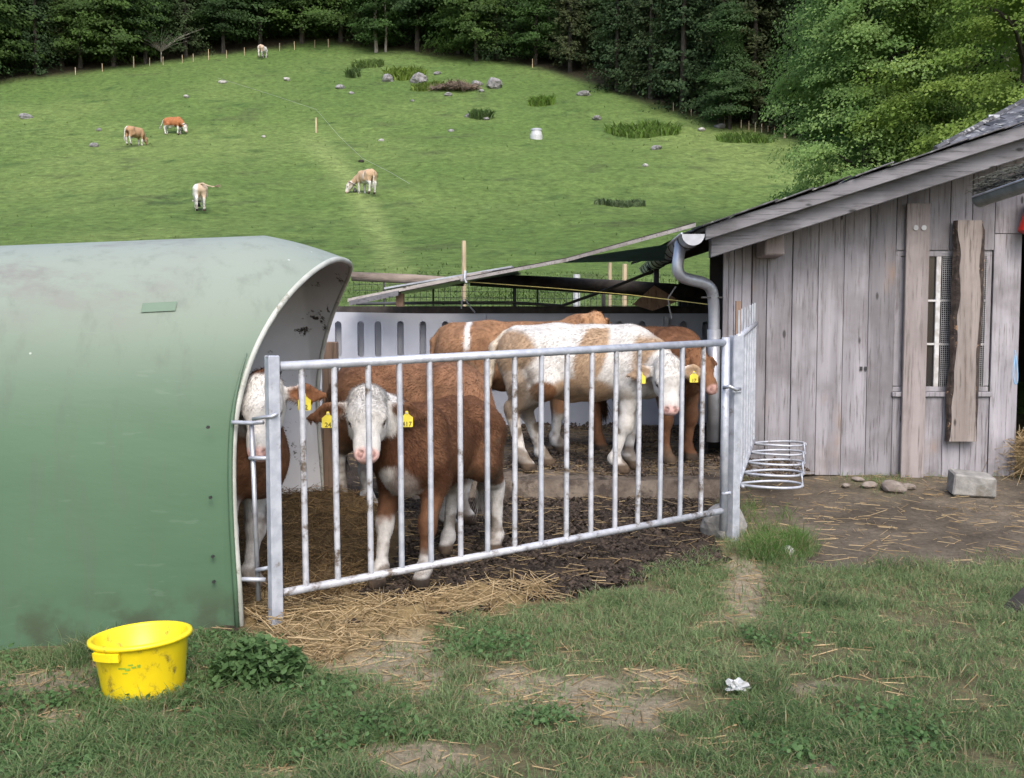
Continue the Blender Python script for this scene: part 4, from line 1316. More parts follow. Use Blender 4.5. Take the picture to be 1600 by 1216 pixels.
dq = (qa - qb).normalized() * 0.012
MB().add(cap + [p + dq for p in cap], [tuple(range(13)), tuple(range(25, 12, -1))] + [(k, k + 13, k + 14, k + 1) for k in range(12)] + [(12, 25, 13, 0)]).build('end_cap', M['old_gutter'], g2)
for sg in (-1, 1):
    MB().tube([qa + gs2 * 0.07 * sg + Vector((0, 0, 0.004)), qb + gs2 * 0.07 * sg + Vector((0, 0, 0.004))], 0.008, 6).build('bead', M['zinc'], g2)
oz = Vector((0.03, 0.2, 0.07))
strip(qa + Vector((0, 0.06, 0.05)), qb + Vector((0, 0.06, 0.05)), qa + oz, qb + oz, 0.02).build('roof_deck', M['dark_wood'], pr)
# moss and dead leaves caught behind the gutter
n = 420
tq = rng.random(n)
base = np.array(qa)[None] + (np.array(qb) - np.array(qa))[None] * (0.03 + 0.5 * tq[:, None]) + np.stack([rng.normal(0, 0.03, n), 0.02 + rng.random(n) * 0.22, 0.02 + rng.random(n) * 0.12], -1)
V, F, c = stalks(base, rng.uniform(0.03, 0.10, n), rng.uniform(0.003, 0.007, n), rng.normal(-0.7, 0.5, n), rng.normal(0.1, 0.2, n), np.array([0.06, 0.062, 0.05]) * rng.uniform(0.4, 1.7, (n, 1)))
tag(link('dead_leaves', np_mesh('dead_leaves', V, F, c), M['straw'], pr), kind='stuff')

# ------------------------------------------------------------------ small things in the yard
bz = gz(BKT.x, BKT.y) - 0.01
bk_ = empty('yellow_tub', 'round yellow plastic feed tub standing in the grass by the hutch', 'tub', (BKT.x, BKT.y, bz), (R(-2.0), R(-3.0), R(12)))
bk_.scale = (0.93, 0.93, 0.95)
MB().lathe([(0.0, 0.004), (0.160, 0.0), (0.164, 0.012), (0.192, 0.235), (0.196, 0.240), (0.190, 0.243), (0.186, 0.235), (0.157, 0.016), (0.0, 0.014)], 48).build('body', M['yellow'], bk_, smooth=True)
MB().lathe([(0.190, 0.228), (0.208, 0.226), (0.211, 0.234), (0.209, 0.243), (0.197, 0.247), (0.187, 0.242), (0.190, 0.228)], 48).build('rim', M['yellow'], bk_, smooth=True)
for a in (R(236), R(56)):
    h = MB()
    q = []
    for k in range(7):
        aa = a + (k - 3) * 0.105
        for (r_, z_) in ((0.187, 0.224), (0.217, 0.219), (0.215, 0.188), (0.200, 0.192)):
            q.append((r_ * math.cos(aa), r_ * math.sin(aa), z_))
    fs = []
    for k in range(6):
        for i in range(4):
            j = (i + 1) % 4
            fs.append((k * 4 + i, k * 4 + j, k * 4 + 4 + j, k * 4 + 4 + i))
    fs += [(0, 1, 2, 3), (27, 26, 25, 24)]
    h.add(q, fs).build('handle', M['yellow'], bk_)
pr2 = MB()
for (a, z_, wq, hq) in ((-95, 0.155, 0.03, 0.006), (-88, 0.150, 0.022, 0.010), (-80, 0.157, 0.018, 0.008), (-74, 0.160, 0.012, 0.012), (-92, 0.135, 0.02, 0.004), (-84, 0.168, 0.02, 0.005)):
    rr = 0.164 + (z_ - 0.012) * 0.1256 + 0.0022
    aa = R(a - 12)
    w2 = wq / rr / 2
    pr2.add([((rr + dz_ * 0.1256) * math.cos(aa + s * w2), (rr + dz_ * 0.1256) * math.sin(aa + s * w2), z_ + dz_) for s, dz_ in ((-1, -hq / 2), (1, -hq / 2), (1, hq / 2), (-1, hq / 2))], [(0, 1, 2, 3)])
pr2.build('worn_print', M['green_mark'], bk_)

def rock_mesh(name, s, seed, mat, sq=(1, 1, 0.7), sub=2, rough=0.28):
    bm = bmesh.new()
    bmesh.ops.create_icosphere(bm, subdivisions=sub, radius=1.0)
    co = np.array([v.co for v in bm.verts])
    d = 1 + rough * fbm(co * 1.3 + seed * 7.7, 3, seed)
    for v, k in zip(bm.verts, d):
        v.co = Vector((v.co.x * k * sq[0], v.co.y * k * sq[1], v.co.z * k * sq[2])) * s
    me = bpy.data.meshes.new(name)
    bm.to_mesh(me)
    bm.free()
    me.materials.append(mat)
    return me
def rock(name, label, p, s, seed, mat, cat='stone', group=None, sq=(1, 1, 0.7), sub=2, sink=0.3, rough=0.28):
    o = link(name, rock_mesh(name, s, seed, mat, sq, sub, rough))
    o.location = (p[0], p[1], p[2] + s * sq[2] * (1 - sink) - s * sq[2] * 0.3)
    o.rotation_euler = (0, 0, seed * 1.3)
    return tag(o, label, cat, group)
def yp(px, py, z=0.12):
    p = gp(px, py, z)
    return (p.x, p.y, gz(p.x, p.y))
rock('footing_stone', 'lumpy concrete footing around the base of the gate post', (1.40, 6.84, gz(1.40, 6.84)), 0.16, 3, M['concrete'], 'footing', sq=(1.0, 0.8, 1.0), sub=3, sink=0.35)
rock('pale_stone', 'round pale stone in the tall grass clump by the gate post', yp(1229, 866, 0.03), 0.05, 4, M['white_stone'], sq=(1, 0.9, 0.9), sub=3)
for i, (px, py, s, lb) in enumerate(((1360, 742, 0.10, 'large flat brown stone at the foot of the shed wall'), (1331, 742, 0.055, 'small dark stone left of the large flat one by the shed'), (1358, 762, 0.055, 'round brown stone in front of the large flat one by the shed'),
                                     (1394, 766, 0.10, 'long flat stone just left of the cover board foot'), (1418, 764, 0.05, 'small flat stone at the foot of the cover board'), (1322, 762, 0.035, 'little stone beside the bucket ring rack'),
                                     (1340, 755, 0.04, 'little pale stone between larger ones along the shed foot'), (1310, 748, 0.035, 'small stone furthest along towards the bucket ring rack'))):
    rock('yard_stone', lb, yp(px, py), s, 20 + i, M['brown_stone'], group='stones along the foot of the shed', sq=(1.3, 0.9, 0.5), sub=3)
cbp = yp(1521, 771, 0.13)
blk = MB().hexa([(-0.165, -0.11, 0), (0.16, -0.10, 0), (0.15, 0.11, 0), (-0.15, 0.12, 0), (-0.155, -0.10, 0.165), (0.15, -0.105, 0.15), (0.145, 0.10, 0.165), (-0.15, 0.11, 0.18)]).build('concrete_block', M['concrete'], bevel=0.012)
blk.location = (cbp[0], cbp[1] + 0.05, cbp[2])
blk.rotation_euler = (0.02, 0.05, -0.12)
tag(blk, 'grey concrete block on the ground in front of the shed', 'concrete block')
tw = [at(1587, 552, 8.55), at(1584, 570, 8.52), at(1583, 590, 8.5), at(1586, 602, 8.5), at(1590, 598, 8.5), at(1590, 580, 8.52), at(1588, 560, 8.54), at(1586, 548, 8.6)]
tag(MB().tube(rounded(tw, 0.05, 3), 0.006, 5).build('blue_twine', M['blue_rope']), 'loop of pale blue twine hanging at the doorway edge', 'twine')
rb = empty('red_can', 'red plastic can hanging by the doorway at the right edge', 'can', tuple(at(1607, 366, 8.57)), (R(4), R(20), 0))
MB().lathe([(0, 0), (0.085, 0.0), (0.09, 0.01), (0.105, 0.26), (0.10, 0.27), (0.0, 0.27)], 28).build('body', M['red'], rb, smooth=True)
MB().lathe([(0.104, 0.235), (0.114, 0.24), (0.114, 0.262), (0.104, 0.265)], 28).build('rim', M['red'], rb, smooth=True)
MB().tube([Vector((0.108 * math.cos(a), 0.0, 0.25 + 0.12 * math.sin(a))) for a in np.linspace(0, math.pi, 11)], 0.004, 5).build('handle', M['wire'], rb)
MB().tube([Vector((0.0, -0.01, 0.365)), Vector((0.0, 0.0, 0.385)), Vector((0.0, 0.16, 0.40))], 0.005, 6).build('hook', M['wire'], rb)
# straw pushed out of the doorway
n = 1500
dx = rng.normal(0, 0.16, n)
hh = rng.random(n) ** 0.7 * 0.34
c0 = yp(1625, 745, 0.15)
P = np.stack([c0[0] + dx * (1.1 - hh * 1.5), c0[1] - 0.05 + rng.normal(0, 0.12, n), c0[2] + hh], -1)
V, F, c = stalks(P, rng.uniform(0.08, 0.26, n), rng.uniform(0.003, 0.005, n), rng.uniform(0, 6.28, n), rng.normal(0, 0.5, n), straw_cols(n, 0.3))
tag(link('straw_heap', np_mesh('straw_heap', V, F, c), M['straw']), 'heap of loose straw spilling from the dark doorway', 'straw heap', kind='stuff')
# scrap of white plastic sheet
p = gp(1152, 1086, 0.0)
bm = bmesh.new()
bmesh.ops.create_icosphere(bm, subdivisions=3, radius=1.0)
for v in bm.verts:
    q = np.array(v.co)[None] * 2.6
    k = 1 + 0.75 * float(vnoise(q, 3)[0]) + 0.4 * float(vnoise(q * 2.4, 4)[0])
    v.co = Vector((v.co.x * 0.055 * k, v.co.y * 0.035 * k, max(v.co.z, -0.1) * 0.05 * k)) * 0.75
me = bpy.data.meshes.new('plastic_scrap')
bm.to_mesh(me)
bm.free()
o = link('plastic_scrap', me, M['white_plastic'])
o.location = (p.x, p.y, gz(p.x, p.y) + 0.03)
tag(o, 'crumpled scrap of white plastic lying in the grass', 'plastic scrap')
o = MB().hexa([(-0.012, -0.05, 0), (0.012, -0.05, 0), (0.012, 0.05, 0), (-0.012, 0.05, 0), (-0.012, -0.05, 0.42), (0.012, -0.05, 0.42), (0.012, 0.05, 0.42), (-0.012, 0.05, 0.42)]).build('grey_board', M['dark_wood'], bevel=0.003)
p = gp(1570, 956, 0.0)
o.location = (p.x, p.y, gz(p.x, p.y) - 0.02)
o.rotation_euler = (R(8), R(44), R(8))
tag(o, 'leaning grey board end poking into the grass at the right edge', 'board')
# leafy weed clump beside the gate post
def plant_mesh(name, n, w, h, s, ca, cb):
    q = rng.normal(0, 1, (n, 3))
    q /= np.linalg.norm(q, axis=1)[:, None]
    q *= rng.random((n, 1)) ** 0.4
    P = np.stack([q[:, 0] * w, q[:, 1] * w, np.abs(q[:, 2]) * h + 0.01], -1)
    t = rng.random((n, 1))
    V, F, c = leaflets(P, s * rng.uniform(0.6, 1.3, n), np.array(ca) * (1 - t) + np.array(cb) * t, 0.8)
    return np_mesh(name, V, F, c)
p = gp(405, 1062, 0)
wd = empty('weed_clump', 'leafy dark green weed clump at the foot of the gate beside the hutch', 'weed', (p.x, p.y, gz(p.x, p.y)))
link('leaves', plant_mesh('leaves', 1500, 0.21, 0.16, 0.030, (0.05, 0.10, 0.03), (0.13, 0.22, 0.085)), M['grass'], wd)
st = MB()
for k in range(14):
    a = random.uniform(0, 6.28)
    rr = random.uniform(0.03, 0.13)
    st.tube([Vector((rr * 0.3 * math.cos(a), rr * 0.3 * math.sin(a), -0.01)), Vector((rr * math.cos(a), rr * math.sin(a), random.uniform(0.08, 0.17)))], 0.002, 4)
_stm = simple('green_stem', (0.09, 0.14, 0.045), rough=0.6)
st.build('stems', _stm, wd)
# ------------------------------------------------------------------ trees
def leafquads(P, Nn, s, cols, asp=0.8):
    n = len(P)
    r = rng.normal(0, 1, (n, 3))
    a = np.cross(Nn, r)
    a /= np.linalg.norm(a, axis=1)[:, None] + 1e-9
    b = np.cross(Nn, a)
    s = s[:, None]
    V = np.stack([P - a * s * 0.55, P - b * s * 0.5 * asp, P + a * s * 0.55, P + b * s * 0.5 * asp], 1).reshape(-1, 3)
    return V, quads2tri(np.arange(4 * n).reshape(n, 4)), np.repeat(cols, 4, 0)
def norm(a): return a / (np.linalg.norm(a, axis=-1, keepdims=True) + 1e-9)
def crown_mesh(name, nspray, per, prof, zlo, zhi, leaf, ca, cb, slen=1.0, droop=0.35, inner=0.55, flat=0.25, rnd=0.9):
    tq = rng.random(nspray)
    z = zlo + (zhi - zlo) * tq
    rad = np.array([prof(t) for t in tq]) * (0.82 + 0.30 * rng.random(nspray))
    ang = rng.uniform(0, 2 * np.pi, nspray)
    lob = 1 + 0.22 * np.sin(ang * 3 + z * 0.9) + 0.12 * np.sin(ang * 5 - z * 1.7)
    rad = rad * lob
    fr = inner + (1.0 - inner) * rng.random(nspray) ** 0.5
    cx, cy = np.cos(ang), np.sin(ang)
    C = np.stack([cx * rad * fr, cy * rad * fr, z], -1)
    L = slen * rng.uniform(0.6, 1.3, nspray)
    tone = rng.random(nspray)
    u = rng.uniform(-0.9, 0.75, (nspray, per))
    v = rng.normal(0, 0.36, (nspray, per)) * (1 - 0.35 * np.abs(u))
    w = rng.normal(0, flat * 0.5, (nspray, per))
    er = np.stack([cx, cy, 0 * cx], -1)[:, None]
    et = np.stack([-cy, cx, 0 * cx], -1)[:, None]
    up = np.array([0, 0, 1.0])
    Lq = L[:, None, None]
    P = C[:, None] + er * u[..., None] * Lq + et * v[..., None] * Lq + up * ((w - droop * np.clip(u, 0, 1) ** 1.6 - 0.12 * v ** 2)[..., None] * Lq)
    Nn = norm(up * 0.55 + er * (0.75 + 0.3 * u[..., None]) + rng.normal(0, rnd * 0.5, P.shape))
    t = np.clip(tone[:, None] * 0.75 + 0.25 * rng.random((nspray, per)), 0, 1)[..., None]
    cols = np.array(ca) * (1 - t) + np.array(cb) * t
    V, F, c = leafquads(P.reshape(-1, 3), Nn.reshape(-1, 3), leaf * rng.uniform(0.6, 1.3, nspray * per), cols.reshape(-1, 3))
    return np_mesh(name, V, F, c)
def spruce_mesh(name, h, rbase, zlo, leaf, ca, cb, nw=24, nb=12, per=44):
    Ps, Ns, Cs = [], [], []
    for i in range(nw):
        t = i / nw
        z = zlo + (h - zlo) * t
        r0 = rbase * (1 - t) ** 0.8 + 0.15
        for k in range(nb):
            a = rng.uniform(0, 6.28)
            L = r0 * rng.uniform(0.65, 1.15)
            u = rng.uniform(0.15, 1.0, per)
            hang = rng.random(per) ** 1.5 * (0.25 + 0.5 * u) * (0.5 + 0.35 * L * 0.5)
            sd_ = rng.normal(0, 0.10, per) * L * u
            zz_ = z - 0.32 * L * u + 0.16 * L * u ** 3 - hang
            P = np.stack([np.cos(a) * L * u - np.sin(a) * sd_, np.sin(a) * L * u + np.cos(a) * sd_, zz_], -1)
            Ps.append(P)
            Ns.append(norm(np.array([np.cos(a), np.sin(a), 0.7]) + rng.normal(0, 0.5, (per, 3))))
            tt_ = np.clip(u * 0.6 + 0.5 * rng.random(per) - 0.15, 0, 1)[:, None]
            Cs.append(np.array(ca) * (1 - tt_) + np.array(cb) * tt_)
    P, Nn, c = np.concatenate(Ps), np.concatenate(Ns), np.concatenate(Cs)
    V, F, c = leafquads(P, Nn, leaf * rng.uniform(0.6, 1.4, len(P)), c, 0.55)
    return np_mesh(name, V, F, c)
def trunk_mb(h, r0, lean=0.3, limbs=5, zl=2.5, ll=2.4, seed=0):
    rr = random.Random(seed)
    pts = [Vector((lean * (k / 6) ** 1.5 * math.sin(seed), lean * (k / 6) ** 1.5 * math.cos(seed), h * k / 6 - 0.3)) for k in range(7)]
    mb = MB().tube(pts, [r0 * (1.25 - 0.18 * k if k < 2 else 1.02 - 0.145 * k) for k in range(7)], 9)
    for k in range(limbs):
        z = zl + (h * 0.8 - zl) * k / max(1, limbs)
        a = rr.uniform(0, 6.28)
        d = Vector((math.cos(a), math.sin(a), 0))
        l = ll * rr.uniform(0.7, 1.2)
        b = Vector((0, 0, z))
        mb.tube([b, b + d * l * 0.5 + Vector((0, 0, 0.35 * l)), b + d * l + Vector((0, 0, 0.45 * l))], [r0 * 0.42, r0 * 0.25, r0 * 0.08], 6)
    return mb
_decid = []
for k in range(4):
    prof = (lambda t, k=k: (2.9 + 0.5 * (k % 2)) * (math.sin(min(1, t * 1.25 + 0.28) * math.pi) ** 0.5 if t < 0.75 else max(0.15, (1 - t) * 3.4) ** 0.7))
    me = crown_mesh('crown', 190, 90, prof, 0.9 + 0.6 * (k % 3), 14.5, 0.24, ((0.026, 0.056, 0.015), (0.030, 0.060, 0.020), (0.022, 0.046, 0.015), (0.036, 0.068, 0.017))[k], ((0.070, 0.140, 0.034), (0.075, 0.138, 0.045), (0.055, 0.105, 0.030), (0.095, 0.165, 0.038))[k], slen=2.0, inner=0.5, flat=0.17, rnd=0.6)
    me.materials.append(M['leaf'])
    tb = trunk_mb(13, 0.20, seed=k + 1)
    t_ = tb.build('trunk', M['bark'])
    tm = t_.data
    bpy.data.objects.remove(t_)
    _decid.append((me, tm))
_spruce = []
for k in range(3):
    me = spruce_mesh('crown', 17, 3.4 - 0.3 * k, 0.6 + 0.6 * k, 0.24, ((0.015, 0.030, 0.012), (0.019, 0.031, 0.013), (0.022, 0.030, 0.013))[k], ((0.036, 0.066, 0.024), (0.044, 0.068, 0.024), (0.058, 0.072, 0.026))[k])
    me.materials.append(M['needle'])
    t_ = MB().tube([Vector((0, 0, -0.3)), Vector((0, 0, 6)), Vector((0, 0, 16.5))], [0.26, 0.18, 0.03], 9).build('trunk', M['bark'])
    tm = t_.data
    bpy.data.objects.remove(t_)
    _spruce.append((me, tm))
def tree(kind, k, x, y, s, label, group, name):
    me, tm = (_decid if kind == 'd' else _spruce)[k]
    e = empty(name, label, 'tree', (x, y, gz(x, y)), (0, 0, random.uniform(0, 6.28)), group)
    e.scale = (s, s, s * random.uniform(0.92, 1.1))
    link0 = _link0
    link0('trunk', tm, None, e)
    link0('crown', me, None, e)
    return e
GD_ = 'leafy trees of the dark forest above the meadow'
GS_ = 'dark spruces of the forest above the meadow'
rows = [(1.5, 64), (5.0, 70), (9.5, 78), (15, 86), (22, 100)]
for ri_, (off, step) in enumerate(rows):
    px = -70 + (ri_ * 29) % 50
    while px < 1560:
        x0 = (px - 800) / FPX
        ey_ = np.interp(x0, TBX, TBY) + off + random.uniform(-1.0, 1.0)
        x = x0 * ey_
        if px < 560: kind = 'd' if random.random() < 0.68 else 's'
        elif px < 860: kind = 'd' if random.random() < 0.6 else 's'
        elif px < 1230: kind = 's' if random.random() < 0.8 else 'd'
        else: kind = 's' if random.random() < 0.5 else 'd'
        s = random.uniform(0.85, 1.15)
        if kind == 'd':
            tree('d', random.randrange(4), x, ey_, s, 'leafy dark green tree in the forest along the top of the meadow', GD_, 'forest_tree')
        else:
            tree('s', random.randrange(3), x, ey_, s, 'dark spruce in the forest along the top of the meadow', GS_, 'spruce_tree')
        px += step * random.uniform(0.8, 1.2) * (1.0 if ri_ else 0.95)
# single trees one can pick out along the edge
def edge_tree(kind, k, px, off, s, label, name='forest_tree'):
    x0 = (px - 800) / FPX
    y = float(np.interp(x0, TBX, TBY)) + off
    return tree(kind, k, x0 * y, y, s, label, None, name)
edge_tree('d', 1, 1135, -0.8, 0.62, 'bluish green young leafy tree standing in front of the spruces above the tub')
edge_tree('d', 3, 745, -0.6, 0.95, 'broad leafy tree with a dark trunk above the large boulders')
e = edge_tree('d', 0, 596, -0.6, 0.9, 'leafy tree with pale twin trunks at the crest of the meadow')
for ch in list(e.children):
    if ch.name.startswith('trunk'): bpy.data.objects.remove(ch)
tw_ = MB()
MB().tube([Vector((-0.3, 0, -0.3)), Vector((-0.45, 0, 3)), Vector((-0.2, 0, 10))], [0.24, 0.2, 0.08], 9).build('trunk', M['palebark'], e)
MB().tube([Vector((0.75, 0, -0.3)), Vector((0.85, 0, 3)), Vector((0.5, 0, 9))], [0.15, 0.12, 0.05], 9).build('trunk', M['palebark'], e)
e.rotation_euler = (0, 0, 0)
# bare twiggy bush at the left end of the edge
x0 = (262 - 800) / FPX
y = float(np.interp(x0, TBX, TBY)) - 0.2
bsh = empty('dead_bush', 'grey twiggy dead bush hanging at the forest edge behind the left fence stakes', 'bush', (x0 * y, y, gz(x0 * y, y)))
tb = MB()
for k in range(46):
    a, l = random.uniform(0, 6.28), random.uniform(1.2, 2.6)
    d = Vector((math.cos(a) * 1.3, math.sin(a) * 0.7, random.uniform(0.7, 1.2)))
    b = Vector((0, 0, 1.0))
    tb.tube([b, b + d * l * 0.55, b + d * l + Vector((math.cos(a), 0, -0.35)) * l * 0.35], [0.03, 0.02, 0.008], 4)
tb.tube([Vector((0, 0, -0.2)), Vector((0, 0, 1.2))], 0.06, 6)
tag(tb.build('twigs', M['palebark'], bsh), kind='stuff')

# the two bright maples behind the shed
def maple(px, Y, prof, h, zlo, label, nspray, seed, ca, cb, leaf=0.10):
    x = (px - 800) / FPX * Y
    e = empty('maple_tree', label, 'tree', (x, Y, gz(x, Y)))
    me = crown_mesh('crown', nspray, 270, prof, zlo, h, leaf, ca, cb, slen=1.15, droop=0.6, inner=0.66, flat=0.22, rnd=0.6)
    _link0('crown', me, M['leaf'], e)
    trunk_mb(h * 0.93, 0.26, limbs=9, zl=2.0, ll=2.2, seed=seed).build('trunk', M['bark'], e)
    return e
maple(1352, 38, lambda t: 2.85 * (0.80 + 0.30 * math.sin(t * math.pi)) * (1 - t ** 2.2) ** 0.55 + 0.1, 12.6, 0.6, 'bright green maple standing left of the larger one behind the shed', 480, 5, (0.130, 0.225, 0.062), (0.25, 0.365, 0.12))
maple(1585, 36, lambda t: 4.4 * (0.72 + 0.35 * math.sin(t * math.pi)) * (1 - t ** 3) ** 0.5 + 0.1, 16, 0.8, 'large yellowish green maple towering behind the shed roof', 820, 8, (0.155, 0.245, 0.050), (0.31, 0.41, 0.10))

# ------------------------------------------------------------------ hillside things
for i, (px, py, s, lb, mt) in enumerate((
        (606, 127, 0.72, 'pale cracked boulder leftmost of the large ones near the forest', 'rock'), (655, 128, 0.85, 'wide grey boulder half hidden by weeds near the brush pile', 'rock'), (773, 137, 0.95, 'big dark topped boulder right of the brush pile', 'rock'),
        (683, 117, 0.42, 'small dark rock above and between the boulders', 'rock'), (745, 133, 0.55, 'grey stone beside the right end of the brush pile', 'rock'), (735, 184, 0.55, 'brown rock with weeds growing at its right', 'rock'),
        (912, 150, 0.6, 'grey stump like rock near the right forest edge', 'rock'), (933, 187, 0.5, 'flat dark rock left of the fern bed', 'rock'), (1026, 234, 0.42, 'dark stone below the fern bed', 'rock'), (532, 139, 0.5, 'grey stone left of the boulders on the upper meadow', 'rock'),
        (448, 126, 0.42, 'pale flat stone high on the meadow below the topmost cow', 'white_stone'), (347, 130, 0.42, 'pale stone with a tuft high on the left meadow', 'white_stone'), (291, 154, 0.32, 'small white stone above the brown grazing cow', 'white_stone'),
        (147, 229, 0.38, 'grey stone left of the tan cow', 'rock'), (1096, 205, 0.36, 'pale stone right of the fern bed', 'white_stone'), (1124, 200, 0.5, 'brown stone near the right forest edge fence', 'rock'), (40, 185, 0.55, 'dark low rock on the far left meadow', 'rock'),
        (412, 215, 0.22, 'tiny white stake stone in the middle of the meadow', 'white_stone'), (596, 221, 0.24, 'small white stone right of the wire stake', 'white_stone'), (1008, 260, 0.26, 'small pale stone low on the right meadow', 'white_stone'), (565, 254, 0.22, 'dark earthy lump beside the electric wire', 'bark'),
        (549, 147, 0.30, 'dark stone below the grey one on the upper meadow', 'rock'), (644, 159, 0.25, 'little dark stone below the boulders', 'rock'), (700, 150, 0.42, 'dark stone with white chips below the brush pile', 'rock'), (752, 144, 0.35, 'dark stone below the biggest boulder', 'rock'), (760, 187, 0.28, 'small grey stone beside the weedy brown rock', 'rock'), (705, 206, 0.30, 'lone brown stone on the middle meadow', 'rock'), (155, 205, 0.25, 'low grey stone up left of the tan cow', 'rock'))):
    p = hp(px, py)
    rock('field_rock' if s > 0.3 else 'field_stone', lb, p, s * 0.92, 40 + i, M[mt], 'rock', 'rocks scattered over the meadow', sq=(1.0, 0.8, 0.78 if s > 0.6 else 0.55), sub=3 if s > 0.4 else 2, sink=0.45, rough=0.42)
p = hp(712, 141)
bp_ = empty('brush_pile', 'heap of brown cut brush between the boulders on the upper meadow', 'brush pile', tuple(p))
n = 900
a = rng.uniform(0, 6.28, n)
rr = rng.random(n) ** 0.6
P = np.stack([np.cos(a) * rr * 2.1, np.sin(a) * rr * 1.1, (1 - rr ** 1.5) * 0.75 * rng.random(n) + 0.05], -1)
V, F, c = stalks(P, rng.uniform(0.5, 1.6, n), rng.uniform(0.015, 0.04, n), rng.uniform(0, 6.28, n), rng.normal(0, 0.3, n), np.array([0.20, 0.15, 0.115]) * rng.uniform(0.4, 1.5, (n, 1)))
tag(_link0('twigs', np_mesh('twigs', V, F, c), M['straw'], bp_), kind='stuff')
def fern(px, py, w, h, n, label, col, cat='fern', name='fern_clump'):
    p = hp(px, py)
    e = empty(name, label, cat, tuple(p))
    a = rng.uniform(0, 6.28, n)
    rr = rng.random(n) ** 0.5
    P = np.stack([np.cos(a) * rr * w, np.sin(a) * rr * w * 0.6, 0 * a - 0.05], -1)
    P[:, 2] += np.array([gz(p.x + q[0], p.y + q[1]) - p.z for q in P[:, :2]])
    cols = np.array(col) * rng.uniform(0.5, 1.4, (n, 1))
    V, F, c = blades(P, h * rng.uniform(0.5, 1.2, n), 0.09 + 0.1 * rng.random(n), rng.uniform(0.2, 0.9, n), cols)
    _link0('fronds', np_mesh('fronds', V, F, c), M['grass'], e)
fern(1005, 211, 2.7, 0.75, 900, 'wide bed of bright ferns on the right meadow', (0.12, 0.20, 0.04))
fern(845, 163, 1.1, 0.75, 350, 'small round fern tuft above the white tub', (0.13, 0.22, 0.04))
fern(1165, 220, 2.0, 0.6, 500, 'low fern bed by the fence at the right forest edge', (0.10, 0.17, 0.035))
fern(632, 122, 1.9, 0.95, 600, 'yellow green weeds growing between the two pale boulders', (0.15, 0.22, 0.04), 'weeds', 'weed_bed')
fern(668, 140, 1.5, 0.6, 400, 'weeds in front of the wide grey boulder', (0.14, 0.20, 0.04), 'weeds', 'weed_bed')
fern(575, 104, 1.6, 0.7, 400, 'weeds under the twin trunk tree at the crest', (0.12, 0.185, 0.05), 'weeds', 'weed_bed')
fern(752, 186, 0.9, 0.8, 300, 'dark weeds right of the brown rock', (0.095, 0.155, 0.05), 'weeds', 'weed_bed')
fern(552, 121, 0.7, 0.9, 200, 'single dark bush tuft left of the boulders', (0.095, 0.155, 0.05), 'weeds', 'weed_bed')
fern(968, 322, 1.3, 0.35, 300, 'grey green thistle patch low on the right meadow', (0.12, 0.165, 0.075), 'weeds', 'weed_bed')
p = hp(838, 217)
tb_ = empty('white_trough', 'white round tub with a bluish rim standing on the right meadow', 'tub', tuple(p))
k_ = p.y / FPX
MB().lathe([(0, -0.1), (9.5 * k_, -0.15), (9.6 * k_, 0.2), (7.4 * k_, 12.5 * k_), (0, 12.5 * k_)], 20).build('body', M['white_plastic'], tb_, smooth=False)
MB().lathe([(7.6 * k_, 11.5 * k_), (8.6 * k_, 12 * k_), (8.6 * k_, 14.5 * k_), (7.0 * k_, 15 * k_), (0, 15 * k_)], 20).build('rim', M['panel'], tb_)
def stake(px, yb, yt, r, label, mat='post_wood', Y=None, group=None, name='fence_stake'):
    p = hp(px, yb) if Y is None else at(px, yb, Y)
    h = (yb - yt) / FPX * p.y
    o = MB().tube([Vector((0, 0, -0.4 if Y is None else -1.5)), Vector((0, 0, h))], [r, r * 0.9], 7).build(name, M[mat])
    o.location = p
    return tag(o, label, 'stake', group)
stake(494, 208, 185, 0.075, 'tall pale wooden stake carrying the electric wire in the meadow')
stake(725, 428, 377, 0.035, 'slim yellowish stake rising behind the canopy', Y=15.0)
stake(953, 445, 411, 0.030, 'left of two short pale stakes behind the dark beam', Y=15.0)
stake(976, 447, 413, 0.036, 'right of two short pale stakes behind the dark beam', Y=15.0)
stake(901, 448, 429, 0.055, 'stubby white marker post behind the dark beam', mat='white_plastic', Y=15.0)
GL = 'pale fence stakes along the forest edge'
for px in (209, 234, 255, 285, 302, 326, 354, 382, 437, 492, 513, 460, 405, 160, 118):
    y0 = np.interp(px, [100, 209, 326, 437, 513], [120, 106, 95, 80, 74])
    stake(px, y0, y0 - (17 if px in (209, 326) else 12), 0.06 if px in (209, 513) else 0.036, 'pale fence stake under the trees left of the crest of the meadow', group=GL)
for px in (832, 1052, 1066, 1080, 1112, 1122, 1132, 1158, 1170, 1180, 1190, 1200, 1210, 1226):
    y0 = np.interp(px, [832, 930, 1000, 1052, 1112, 1175, 1226], [106, 137, 152, 174, 190, 205, 216])
    stake(px, y0, y0 - (20 if px == 1226 else 13), 0.09 if px == 1226 else 0.036, 'pale fence stake along the forest edge on the right side of the meadow', group='pale fence stakes right of the crest')
wp = [hp(px, py) for px, py in ((340, 128), (420, 158), (494, 190), (530, 226), (566, 258), (610, 284), (640, 300))]
wr = []
for p, h in zip(wp, (0.3, 0.6, 0.9, 0.55, 0.4, 0.5, 0.4)):
    wr.append(p + Vector((0, 0, h)))
tag(MB().tube(wr, 0.008, 4).build('electric_wire', M['mesh_wire']), 'thin electric fence wire running down the meadow past the stake', 'wire')
